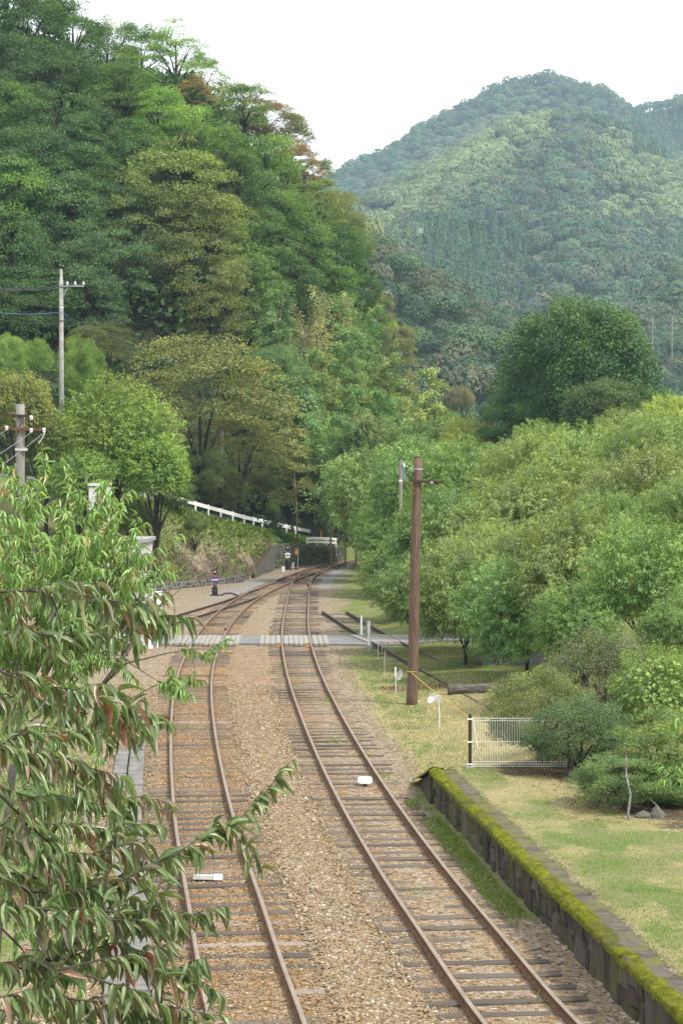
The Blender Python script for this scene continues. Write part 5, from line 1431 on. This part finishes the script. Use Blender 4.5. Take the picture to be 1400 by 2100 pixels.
# ---- bushes round the wire fence
def bush(px, py, r_, d, col, lab, v, squash=1.0):
    c = at(px, py, d); R = r_ * d / FPX; g0 = float(ground_z(c[0], c[1])) - .05
    h = max((c[2] - g0) * 2, .3)
    t = plant('bush', lab, 'bush', None, SHRUB[v], TR_BUSH[v % 2], (c[0], c[1], g0), h, R, col, unit_r=.5)
    return t
bush(1105, 1465, 118, 41, (.165, .235, .08), 'green bush spilling over the wire fence', 0)
bush(1190, 1510, 118, 39.2, (.11, .17, .075), 'darker green bush at the right end of the fence', 1)
bush(1285, 1600, 128, 35.4, (.15, .22, .085), 'dense bush above the two stones', 2)
bush(1385, 1545, 135, 36.3, (.16, .23, .075), 'light green bush at the right edge beside the dense one', 0)
bush(1350, 1440, 115, 42, (.20, .30, .085), 'bright leafy kudzu mound at the right edge', 1)
bush(1400, 1630, 95, 35.7, (.16, .23, .08), 'light green low bush at the right edge beside the pointed stone', 2)
bush(1330, 1620, 80, 36.3, (.13, .19, .075), 'low tangled bush directly above the pointed stone', 1)
bush(1240, 1410, 120, 44, (.14, .19, .08), 'grey green tangled bush behind the dark bush', 2)
# lichened stem, leaning stem and dry vines
for px, py, px2, py2, d, r0, mat, lab in ((1293, 1706, 1283, 1590, 34.0, .03, 'lichen', 'pale lichen covered stem standing before the dense bush'), (1385, 1690, 1300, 1615, 34.4, .019, 'lichen', 'leaning lichen covered branch right of the pale stem'), (1180, 1610, 1215, 1540, 38.6, .07, 'bark', 'dark leaning trunk at the foot of the dark bush')):
    a, c = at(px, py, d), at(px2, py2, d + .2); b = MB(); b.tube([(0, 0, -.1), tuple((c - a) * .3 + np.array((-.03, 0, .03))), tuple((c - a) * .65 + np.array((.045, 0, .0))), tuple(c - a), tuple((c - a) * 1.35 + np.array((.05, .1, 0)))], [r0, r0 * .85, r0 * .75, r0 * .55, r0 * .3], 7)
    tag(b.build('bare_stem', M[mat], loc=a, smooth=True), lab, 'stem', 'bare stems under the bushes')
def vines(px, py, w, h, d, n, lab, seed, mat='twig'):
    r = random.Random(seed); o = at(px, py, d); b = MB()
    for i in range(n):
        x, y, z = r.gauss(0, w * .3), r.gauss(0, .4), r.gauss(0, h * .3); a = r.uniform(-.6, 1.2); L = r.uniform(.4, 1.1)
        pts = [(x + L * t * math.cos(a + t * .9) * .8, y + r.uniform(-.05, .05), z + L * t * math.sin(a) * .7 - .5 * t * t * L) for t in (0, .33, .66, 1)]
        b.tube(pts, [.008, .007, .006, .003], 3, cap=False)
    tag(b.build('dry_vines', M[mat], loc=o), lab, 'vines', 'tangles of dry vines')
vines(1235, 1350, 2.0, 1.0, 44, 170, 'large tangle of dry grey vines draped over the peach boughs at right', 3)
vines(1190, 1430, 1.2, .5, 42, 70, 'smaller tangle of dry twigs above the dark bush', 5)
vines(1300, 1390, 1.2, .8, 44, 70, 'dry vine strands on the left side of the kudzu mound', 6)
vines(1250, 1650, .9, .5, 35.2, 90, 'bare dead twigs hanging under the dense bush', 8, 'twig_dark')

# ---- near and middle peach trees on the left
def limb(b, pts, r0, r1, n=7): b.tube(pts, list(np.linspace(r0, r1, len(pts))), n)
LN = [lance_near(8, dr, .35, wv) for dr, wv in ((.30, .004), (.50, .006), (.18, .01), (.65, .004))]
LM = [np_mesh('leaf', v, f, M['leaf_gloss'], True) for v, f in LN]
def spray_tree(name, label, foot, boughs, leafL, wid, per_m, seed, pal, tw_mat, side_len, nside, group, single=300, twig_r=.005, xmax=None):
    """boughs: (points in metres, radius, leafy from this fraction on); side twigs with hanging leaves grow on the leafy part"""
    g = np.random.default_rng(seed); foot = np.array(foot, float)
    root = empty(name, foot); tag(root, label, 'tree', group)
    wood = MB(); tw = []
    for pts, r0, lf in boughs:
        pts = np.array(pts, float)
        limb(wood, [tuple(p - foot) for p in pts], r0, max(r0 * .35, twig_r * .4), 7)
        if lf >= 1: continue
        s = np.concatenate([[0], np.cumsum(np.linalg.norm(np.diff(pts, axis=0), axis=1))])
        tw.append((pts, lf))
        for q in np.arange(lf * s[-1] + .02, s[-1], 1.0 / nside):
            p = np.array([np.interp(q, s, pts[:, i]) for i in range(3)])
            t = np.array([np.interp(min(q + .05, s[-1] + .05), np.append(s, s[-1] + 1), np.append(pts[:, i], 2 * pts[-1, i] - pts[-2, i])) for i in range(3)]) - p; t /= max(np.linalg.norm(t), 1e-6)
            v = t * .75 + g.normal(0, .5, 3) + np.array((0, 0, .22)); v /= np.linalg.norm(v)
            L = side_len * g.uniform(.5, 1.25)
            e = np.array([p, p + v * L * .5, p + v * L + np.array((0, 0, -.12 * L))])
            limb(wood, [tuple(x - foot) for x in e], twig_r, twig_r * .4, 4); tw.append((e, .1))
    wood.build('branches', M[tw_mat], root, True)
    P, A, N = [], [], []
    for pts, lf in tw:
        s = np.concatenate([[0], np.cumsum(np.linalg.norm(np.diff(pts, axis=0), axis=1))])
        lo = s[-1] * lf; n = max(3, int((s[-1] - lo) * per_m)); tdir = pts[-1] - pts[-2]; tdir = tdir / np.linalg.norm(tdir)
        for q in lo + (s[-1] - lo) * (np.arange(n) + g.random(n)) / n:
            p = np.array([np.interp(q, s, pts[:, i]) for i in range(3)])
            sd = np.cross(tdir, (0, 0, 1.0)); sd = sd / max(np.linalg.norm(sd), 1e-3) * g.choice((-1, 1))
            P.append(p); A.append(tdir * g.uniform(.0, .9) + sd * g.uniform(.1, .9) + g.normal(0, .28, 3) + np.array((0, 0, -g.uniform(.2, 1.2))))
            N.append(np.array((0, 0, 1.0)) + sd * .5 + g.normal(0, .35, 3))
    P, A, N = np.array(P), np.array(A), np.array(N)
    L = leafL * g.uniform(.55, 1.25, len(P)); L[g.random(len(P)) < .12] *= .6
    pw = np.array([w for w, c in pal]); ci = g.choice(len(pal), len(P), p=pw / pw.sum()); cols = np.array([c for w, c in pal])[ci] * g.uniform(.75, 1.25, (len(P), 1))
    vi = g.integers(0, 4, len(P))
    px, py = proj(P[:, 0], P[:, 1], P[:, 2])
    seen = (px > 5) & (px < 1400) & (py > 0) & (py < 2095)
    score = np.where(seen, L / P[:, 1], 0); order = np.argsort(-score)
    big = np.zeros(len(P), bool); big[order[:single]] = True
    from mathutils import Matrix
    for i in np.where(big)[0]:
        a = A[i] / np.linalg.norm(A[i]); b_ = np.cross(N[i], a); b_ /= np.linalg.norm(b_); c_ = np.cross(a, b_)
        o = bpy.data.objects.new('leaf', LM[vi[i]]); w_ = L[i] * wid; p = P[i] - foot
        o.matrix_local = Matrix(((a[0] * L[i], b_[0] * w_, c_[0] * L[i], p[0]), (a[1] * L[i], b_[1] * w_, c_[1] * L[i], p[1]), (a[2] * L[i], b_[2] * w_, c_[2] * L[i], p[2]), (0, 0, 0, 1)))
        o.color = (*cols[i], 1); link(o, root)
    parts, tint = [], []
    for v_ in range(4):
        k_ = (~big) & (vi == v_)
        if k_.any():
            parts.append(leaves(P[k_] - foot, A[k_], N[k_], L[k_], L[k_] * wid, LN[v_])); tint.append(np.repeat(cols[k_], len(LN[v_][0]), 0))
    V, F = join(parts)
    tag(mobj('foliage', np_mesh('foliage', V, F, M['leaf_gloss_tint'], True, col=np.concatenate(tint)), root), kind='stuff')
    print(name, 'leaves', len(P)); return root
M['leaf_gloss_tint'] = foliage('peach_leaf_material_mixed', transl=.25, rough=.34, spec=.5, use_tint=True, spread=.15)
def poly(*pts): return np.array([at(*p) for p in pts])

r = random.Random(14)
hub = at(40, 1440, 17.2); mid = []
for px, py, d in [(-40, 935, 16), (30, 950, 16.2), (95, 945, 17.5), (150, 990, 16.5), (205, 1010, 17), (255, 1015, 17.5), (300, 1070, 17.2), (335, 1115, 17.4), (345, 1150, 16.8), (290, 1120, 16), (220, 1090, 15.5), (140, 1060, 15.4), (60, 1010, 15.5), (-20, 1030, 15.2),
        (290, 1190, 16.4), (310, 1240, 16.8), (250, 1210, 15.6), (180, 1150, 15.2), (100, 1120, 15), (20, 1110, 15), (200, 1280, 15.8), (175, 1015, 16), (205, 1045, 16.4), (235, 1060, 16), (180, 1080, 15.8), (250, 1100, 16.4), (215, 1130, 16), (270, 1150, 16), (235, 1180, 16), (265, 1255, 16), (285, 1225, 16.4), (150, 1180, 15.4), (230, 1000, 16.5), (120, 1230, 15.2), (40, 1200, 15), (320, 1275, 17), (-30, 1250, 15.2), (70, 1310, 15.5), (160, 1360, 15.6), (240, 1350, 16), (-30, 1380, 15.5), (90, 1430, 15.4), (180, 1460, 15.8), (10, 1500, 15.6), (110, 1530, 15.8), (215, 1560, 16.2), (50, 1620, 16), (160, 1640, 16.2), (-20, 1700, 16), (100, 1740, 16.4), (190, 1730, 16.6),
        (60, 1850, 16.5), (150, 1850, 17), (30, 1960, 17), (130, 1960, 17.2), (190, 1940, 17.4), (80, 2070, 17.4), (170, 2060, 17.6)]:
    e = at(px, py, d); st = hub + (e - hub) * r.uniform(.15, .4) + np.array((r.uniform(-.1, .1), 0, -.15))
    mid.append(([st, st + (e - st) * .4 + np.array((0, 0, .10)), st + (e - st) * .75 + np.array((0, 0, .08)), e], .010, .35))
mid += [(poly((60, 1640, 16.6), (130, 1500, 16.4), (215, 1400, 16.2), (262, 1335, 16.2), (300, 1270, 16.2), (335, 1250, 16.2)), .028, .97), (poly((195, 1420, 16.2), (260, 1360, 16.1), (340, 1340, 16), (392, 1330, 16)), .012, .9), (poly((392, 1330, 16), (415, 1345, 16), (430, 1352, 16)), .005, .5),
        (poly((300, 1270, 16.2), (345, 1230, 16.3), (390, 1190, 16.4), (432, 1165, 16.5)), .007, 1), (poly((320, 1255, 16.3), (355, 1200, 16.4), (412, 1145, 16.5)), .006, 1), (poly((255, 1440, 16.2), (310, 1410, 16.2), (360, 1390, 16.1)), .006, .7), (poly((250, 1350, 16.2), (330, 1400, 16), (370, 1420, 15.9)), .005, .6), (poly((392, 1330, 16), (400, 1370, 16), (395, 1400, 16)), .004, .6)]
foot = np.array((hub[0] - .4, 17.3, 0.0))
mid.append(([foot, foot + np.array((.05, 0, 1.5)), (foot + hub) / 2 + np.array((0, 0, .5)), hub], .09, 1))
G1 = [(5, (.20, .35, .115)), (4, (.235, .385, .13)), (1.6, (.29, .38, .13)), (.5, (.33, .30, .12)), (.15, (.30, .16, .09))] #(5, (0.179, 0.325, 0.095)), (4, (0.213, 0.370, 0.112)), (2, (0.291, 0.381, 0.112)), (1, (0.358, 0.314, 0.112)), (.4, (0.336, 0.168, 0.078))]
spray_tree('peach_tree', 'green peach tree at left whose bare boughs reach over the left track', foot, mid, .092, .20, 90, 6, G1, 'twig', .30, 7.0, 'peach trees beside the left track', twig_r=.005)

# nearest tree: broad hanging leaves, some turned reddish
near = []
twl = [((-60, 1215), (60, 1212), (180, 1222), (270, 1240), (335, 1290), 6.6), ((-60, 1330), (40, 1290), (130, 1310), (210, 1290), (290, 1250), 7.6), ((-40, 1360), (60, 1400), (160, 1420), (230, 1440), (262, 1480), 6.4), ((-60, 1440), (60, 1425), (150, 1455), (240, 1480), (318, 1490), 6.8), ((-60, 1560), (60, 1500), (130, 1510), (230, 1500), (300, 1470), 7.4), ((-60, 1500), (20, 1545), (90, 1550), (160, 1560), (240, 1620), 6.3),
       ((-60, 1600), (50, 1630), (130, 1640), (210, 1650), (300, 1630), 6.9), ((-20, 1610), (60, 1690), (120, 1745), (200, 1755), (290, 1720), 6.5), ((-60, 1760), (60, 1830), (160, 1830), (260, 1790), (345, 1760), 6.7), ((240, 1810), (330, 1765), (420, 1725), (480, 1690), (548, 1625), 6.6), ((-60, 1870), (40, 1860), (150, 1870), (240, 1890), (330, 1900), 6.3), ((110, 1860), (230, 1870), (310, 1880), (370, 1870), (425, 1885), 6.6),
       ((-60, 1960), (60, 1990), (150, 1960), (240, 1930), (310, 1960), 6.5), ((0, 1900), (90, 1990), (140, 2080), (180, 2160), (230, 2230), 6.7), ((120, 1990), (220, 1965), (300, 1985), (350, 1990), (395, 2000), 6.4), ((180, 2000), (260, 2030), (330, 2060), (400, 2075), (465, 2085), 6.3), ((-60, 2050), (60, 2040), (160, 2050), (260, 2060), (350, 2100), 6.2), ((-60, 2140), (60, 2110), (160, 2110), (260, 2120), (370, 2130), 6.1), ((-60, 1680), (60, 1740), (150, 1780), (220, 1830), (300, 1850), 6.9), ((-60, 1810), (20, 1790), (100, 1800), (180, 1800), (260, 1760), 7.3), ((-60, 1700), (40, 1690), (120, 1690), (220, 1700), (310, 1690), 7.4)]
for *pp, d in twl:
    dz = 0
    near.append((poly(*[(px, py, d + .12 * i) for i, (px, py) in enumerate(pp)]), .0045, .12))
nb = at(-330, 2300, 7.4)
for k_, (*pp, d) in enumerate(twl):
    if pp[0][0] < 0: near.append(([nb + np.array((0, 0, (2300 - pp[0][1]) * .0009)), (nb + at(*pp[0], d)) / 2 + np.array((0, 0, .12)), at(*pp[0], d)], .009, 1))
foot2 = np.array((nb[0] - .15, 7.6, 0.0))
near.append(([foot2, foot2 + np.array((.04, 0, 2.2)), nb, nb + np.array((0, 0, .9))], .085, 1))
G2 = [(6, (.125, .19, .085)), (4, (.15, .215, .095)), (2.4, (.185, .215, .11)), (1.8, (.20, .185, .14)), (.9, (.25, .165, .125)), (.4, (.31, .12, .10)), (.06, (.36, .17, .08))]
spray_tree('peach_tree', 'nearest peach tree at lower left with long drooping leaves, some turned red', foot2, near, .087, .225, 84, 9, G2, 'twig_dark', .17, 11.5, 'peach trees beside the left track', twig_r=.0022)
# leafy twig tips entering at the right edge of the platform
foot3 = np.array((5.5, 27.5, PLAT_H)); rb = []
for pp in (((1480, 1520, 27), (1430, 1545, 27), (1390, 1570, 27), (1362, 1600, 27)), ((1480, 1400, 27), (1430, 1440, 27), (1400, 1470, 27), (1380, 1500, 27)), ((1490, 1620, 27), (1440, 1600, 27), (1400, 1600, 27), (1372, 1585, 27))):
    rb.append((poly(*pp), .012, .25))
jn = at(1520, 1560, 27.3); rb += [([jn, p[0][0]], .018, 1) for p in rb[:3]]; rb.append(([foot3, foot3 + np.array((.05, 0, 1.0)), jn], .05, 1))
spray_tree('peach_tree', 'peach sapling at the right edge with drooping green leaf tips', foot3, rb, .13, .25, 40, 12, G1, 'twig_dark', .25, 5, None, single=60)

# ---------------------------------------------------------------- loose ballast stones, grass, weeds, litter
g = np.random.default_rng(21)
def octa(P, s, g):
    """rough pebbles: jittered octahedra"""
    base = np.array([(1, 0, 0), (0, 1, 0), (-1, 0, 0), (0, -1, 0), (0, 0, 1), (0, 0, -1.0)])
    V = base[None] * g.uniform(.65, 1.3, (len(P), 6, 1)) + g.normal(0, .16, (len(P), 6, 3))
    V[:, :, 2] *= .68; a = g.uniform(0, 6.28, len(P)); co, si = np.cos(a)[:, None], np.sin(a)[:, None]
    V = np.stack([V[..., 0] * co - V[..., 1] * si, V[..., 0] * si + V[..., 1] * co, V[..., 2]], -1) * s[:, None, None] + P[:, None, :]
    T = np.array([(0, 1, 4), (1, 2, 4), (2, 3, 4), (3, 0, 4), (1, 0, 5), (2, 1, 5), (3, 2, 5), (0, 3, 5)])
    return V.reshape(-1, 3), (T[None] + (np.arange(len(P)) * 6)[:, None, None]).reshape(-1, 3)
n = 150000
sy = 22.5 + 40 * g.random(n) ** 1.5
sx = np.interp(sy, CL[:, 1], CL[:, 0]) - 2.7 + g.random(n) * (np.interp(sy, CR[:, 1], CR[:, 0]) - np.interp(sy, CL[:, 1], CL[:, 0]) + 4.4)
k_ = (sx < np.where(sy < 43, edge_x(sy) - .1 - .32 * S((sy - 28) / 2), 99)) & (sx - np.interp(sy, CR[:, 1], CR[:, 0]) < 1.5 + .3 * vnoise(sx, sy))
dr_, dl_ = np.abs(dist_curve(sx, sy, CR)), np.abs(dist_curve(sx, sy, CL))
k_ &= ~((np.abs(dr_ - HALF) < .075) | (np.abs(dl_ - HALF) < .075)) & (dl_ < 2.9)
inner = np.minimum(dr_, dl_) < 1.05
k_ &= (~inner) | (g.random(n) < .45)
sx, sy, inner = sx[k_], sy[k_], inner[k_]
ss_ = np.where(inner, g.uniform(.009, .022, len(sx)), g.uniform(.012, .034, len(sx)))
V, F = octa(np.stack([sx, sy, ground_z(sx, sy) + ss_ * .15 + np.where(inner, -.004, .012)], 1), ss_, g)
print('stones', len(sx))
tag(mobj('ballast_stones', np_mesh('ballast_stones', V, [F], M['stones'])), kind='stuff')

def blades(name, x, y, h, col, lean=.5, w=.006, mat='straw'):
    n = len(x); z = ground_z(x, y) + .005
    a = g.uniform(0, 6.28, n); A = np.stack([np.cos(a) * (.4 + lean * g.random(n)), np.sin(a) * (.4 + lean * g.random(n)), .35 + .65 * g.random(n)], 1); N = np.stack([.5 * np.sin(a * 3), .5 * np.cos(a * 5), 1 + 0 * a], 1)
    V, F = leaves(np.stack([x, y, z], 1), A, N, h, w, T_TRI)
    tag(mobj(name, np_mesh(name, V, F, M[mat], col=np.repeat(col, 3, 0))), kind='stuff')
def mixcol(n, cs, p):
    c = np.array(cs)[g.choice(len(cs), n, p=p)]; return c * g.uniform(.75, 1.25, (n, 1))
GREEN, STRAW, LIME = (0.111, 0.178, 0.034), (0.374, 0.315, 0.170), (0.162, 0.255, 0.051)
n = 70000; y = 21 + 21 * g.random(n) ** 1.2; x = edge_x(y) + .36 + g.random(n) ** 1.0 * (1.2 + (y - 20) * .22)
pn_ = fbm(x * .9, y * .5); gm = g.random(n) < np.clip(.46 + 1.6 * pn_, .05, .95)
bedm = S((x - edge_x(y) - 2.0) / 1.0) * S((y - 33) / 2); k_ = g.random(n) > bedm * .85; x, y, gm = x[k_], y[k_], gm[k_]; n = len(x)
col = np.where(gm[:, None], mixcol(n, (GREEN, LIME), (.5, .5)), mixcol(n, (STRAW, (.34, .31, .13)), (.7, .3)))
blades('platform_grass', x, y, g.uniform(.02, .06, n) * np.where(gm, 1, .8), col, .9, .012)
n = 26000; y = 28 + 14 * g.random(n); x = edge_x(y) - .12 - .42 * g.random(n) ** 1.8; k_ = g.random(n) < np.clip(.35 + 1.3 * fbm(x * 2.2, y * .9), 0, 1) * S((y - 28.3) / 2.5) * S((42 - y) / 2); x, y = x[k_], y[k_]; n = len(x)
blades('wall_foot_weeds', x, y, g.uniform(.02, .08, n), mixcol(n, (GREEN, LIME, (.22, .24, .09)), (.35, .35, .3)), .9, .016)
n = 80000; y = 42 + 36 * g.random(n) ** 1.3; x = np.interp(y, CR[:, 1], CR[:, 0]) + 1.3 + .4 * vnoise(y * .8, y * .1) + (8 + (y - 42) * .1) * g.random(n)
k_ = (np.abs(y - 78.4) > 2.6); x, y = x[k_], y[k_]; n = len(x)
gm = g.random(n) < np.clip(.15 + .7 * S((y - 54) / 12) + 1.0 * fbm(x * .5, y * .3), .05, .95)
col = np.where(gm[:, None], mixcol(n, (GREEN, (.11, .16, .04)), (.5, .5)), mixcol(n, (STRAW, (.52, .45, .27), (.33, .29, .13)), (.5, .3, .2)))
blades('meadow_grass', x, y, g.uniform(.03, .12, n), col, 1.0, .016)
n = 30000; x = g.uniform(-14, 1.2, n); t = g.random(n); y = foot_y(x) + (road_y(x) - foot_y(x)) * t
k_ = g.random(n) < np.clip(-.1 + 1.3 * t + .6 * fbm(x * .35 + 9, y * .35), 0, 1); x, y = x[k_], y[k_]; n = len(x)
blades('bank_grass', x, y, g.uniform(.15, .5, n), mixcol(n, (GREEN, LIME, (.16, .2, .06), (.10, .16, .035)), (.35, .25, .15, .25)), .9, .09)
n = 14000; y = 20 + 42 * g.random(n); x = np.interp(y, CL[:, 1], CL[:, 0]) - 2.3 - 3.5 * g.random(n)
blades('left_weeds', x, y, g.uniform(.04, .22, n), mixcol(n, (GREEN, LIME, (.11, .17, .04)), (.4, .3, .3)), .9, .02)
# little weeds between the sleepers
wx, wy = [], []
for cx, cy, m in [(2.1, 30.5, 50), (1.45, 36.5, 40), (-.2, 49.5, 90), (.5, 47, 40), (-1.0, 70, 90), (-2.1, 69, 120), (-2.4, 66.5, 90), (.98, 43.6, 90), (1.25, 31.5, 40), (-1.35, 63, 70), (-.45, 58, 120), (2.55, 25, 30), (-4.2, 52, 60), (-2.7, 90, 90), (-3.4, 97, 80)]:
    wx += list(g.normal(cx, .14, m)); wy += list(g.normal(cy, .3, m))
wx, wy = np.array(wx), np.array(wy); blades('track_weeds', wx, wy, g.uniform(.03, .10, len(wx)), mixcol(len(wx), (GREEN, LIME), (.5, .5)), .9, .02)
# fallen leaves under the bushes and on the gravel
n = 9000; x = np.concatenate([g.uniform(2.6, 7.5, 6000), g.uniform(2.5, 8.5, 3000)]); y = np.concatenate([33.5 + 8.5 * g.random(6000), 54 + 20 * g.random(3000)])
k_ = (y > 50) | (x > edge_x(y) + 1.5 + .5 * vnoise(x * 2, y * 2)) | ((y > 38.3) & (x > edge_x(y) + .7)); x, y = x[k_], y[k_]; n = len(x)
q = sph(n, g); ls = g.uniform(.03, .075, n)
V, F = leaves(np.stack([x, y, ground_z(x, y) + .012], 1), q * np.array((1, 1, .15)), np.array((0, 0, 1.0)) + g.normal(0, .35, (n, 3)), ls, ls * .5, T_CARD)
tag(mobj('leaf_litter', np_mesh('leaf_litter', V, F, M['litter'], col=np.repeat(mixcol(n, ((.16, .10, .05), (.25, .17, .09), (.09, .06, .035), (.34, .27, .13)), (.4, .3, .2, .1)), 4, 0))), kind='stuff')
x = g.uniform(1.2, 3.6, 420); y = g.uniform(60.3, 61.4, 420); q = sph(420, g); ls = g.uniform(.05, .1, 420)
V, F = leaves(np.stack([x, y, ground_z(x, y) + .04], 1), q, np.array((0, 0, 1.0)) + g.normal(0, .35, (420, 3)), ls, ls * .5, T_CARD)
tag(mobj('red_leaf_bed', np_mesh('red_leaf_bed', V, F, M['litter'], col=np.repeat(mixcol(420, ((.14, .04, .04), (.22, .09, .08)), (.6, .4)), 4, 0))), kind='stuff')
# creeper and tufts hanging on the tall retaining wall
m = 1500; x = g.uniform(-5.2, .2, m); y = foot_y(x) - .2; z = 1.75 * g.random(m) ** .6 * np.interp(x, [-5, 0], [1, .68]); k_ = g.random(m) < np.clip(.45 + 1.2 * fbm(x * 1.3, z * 1.5), 0, 1); x, y, z = x[k_] + .1, y[k_], z[k_]; m = len(x)
ls = g.uniform(.08, .2, m); V, F = leaves(np.stack([x, y - .05, z], 1), g.normal(0, .5, (m, 3)) + np.array((0, -.4, -.8)), np.array((0, -1.0, .5)) + g.normal(0, .4, (m, 3)), ls, ls * .7, T_CARD)
tag(mobj('wall_creeper', np_mesh('wall_creeper', V, F, M['leaf_tint'], col=np.repeat(mixcol(m, ((.07, .11, .04), (.12, .13, .06), (.05, .06, .03)), (.4, .3, .3)), 4, 0))), kind='stuff')
# broad creeper leaves on the kudzu mound and in the thicket under the wires
for nm, c, R, m, ls0, colr in (('kudzu_leaves', at(1355, 1425, 41.3), (.9, .7, .75), 700, .11, (.19, .29, .08)), ('creeper_leaves', at(575, 835, 147.5), (2.6, 1.4, 2.4), 1500, .26, (.13, .22, .085))):
    q = sph(m, g, -.3); q[:, 1] = -np.abs(q[:, 1]); ls = ls0 * g.uniform(.6, 1.3, m)
    V, F = leaves(c + q * np.array(R) * g.uniform(.85, 1.08, (m, 1)), q + g.normal(0, .5, q.shape) - np.array((0, 0, .8)), q + np.array((0, -.3, .7)) + g.normal(0, .3, q.shape), ls, ls * .85, T_CARD)
    tag(mobj(nm, np_mesh(nm, V, F, M['leaf_tint'], col=np.repeat(mixcol(m, (colr, tuple(v * .75 for v in colr)), (.6, .4)), 4, 0))), kind='stuff')

# ---------------------------------------------------------------- the air: one box of even haze
t = NT('haze_material'); vol = t.n('ShaderNodeVolumePrincipled')
vol.inputs['Color'].default_value = (.58, .81, 1.0, 1); vol.inputs['Density'].default_value = .00015; vol.inputs['Anisotropy'].default_value = .0
t.l(vol.outputs[0], t.out.inputs['Volume']); t.mat.cycles.homogeneous_volume = True
b = MB(); b.box((0, 0, 0), (8000, 7600, 430))
tag(b.build('haze', t.mat, loc=(0, 2750, 430 / 2 - 35)), kind='stuff')
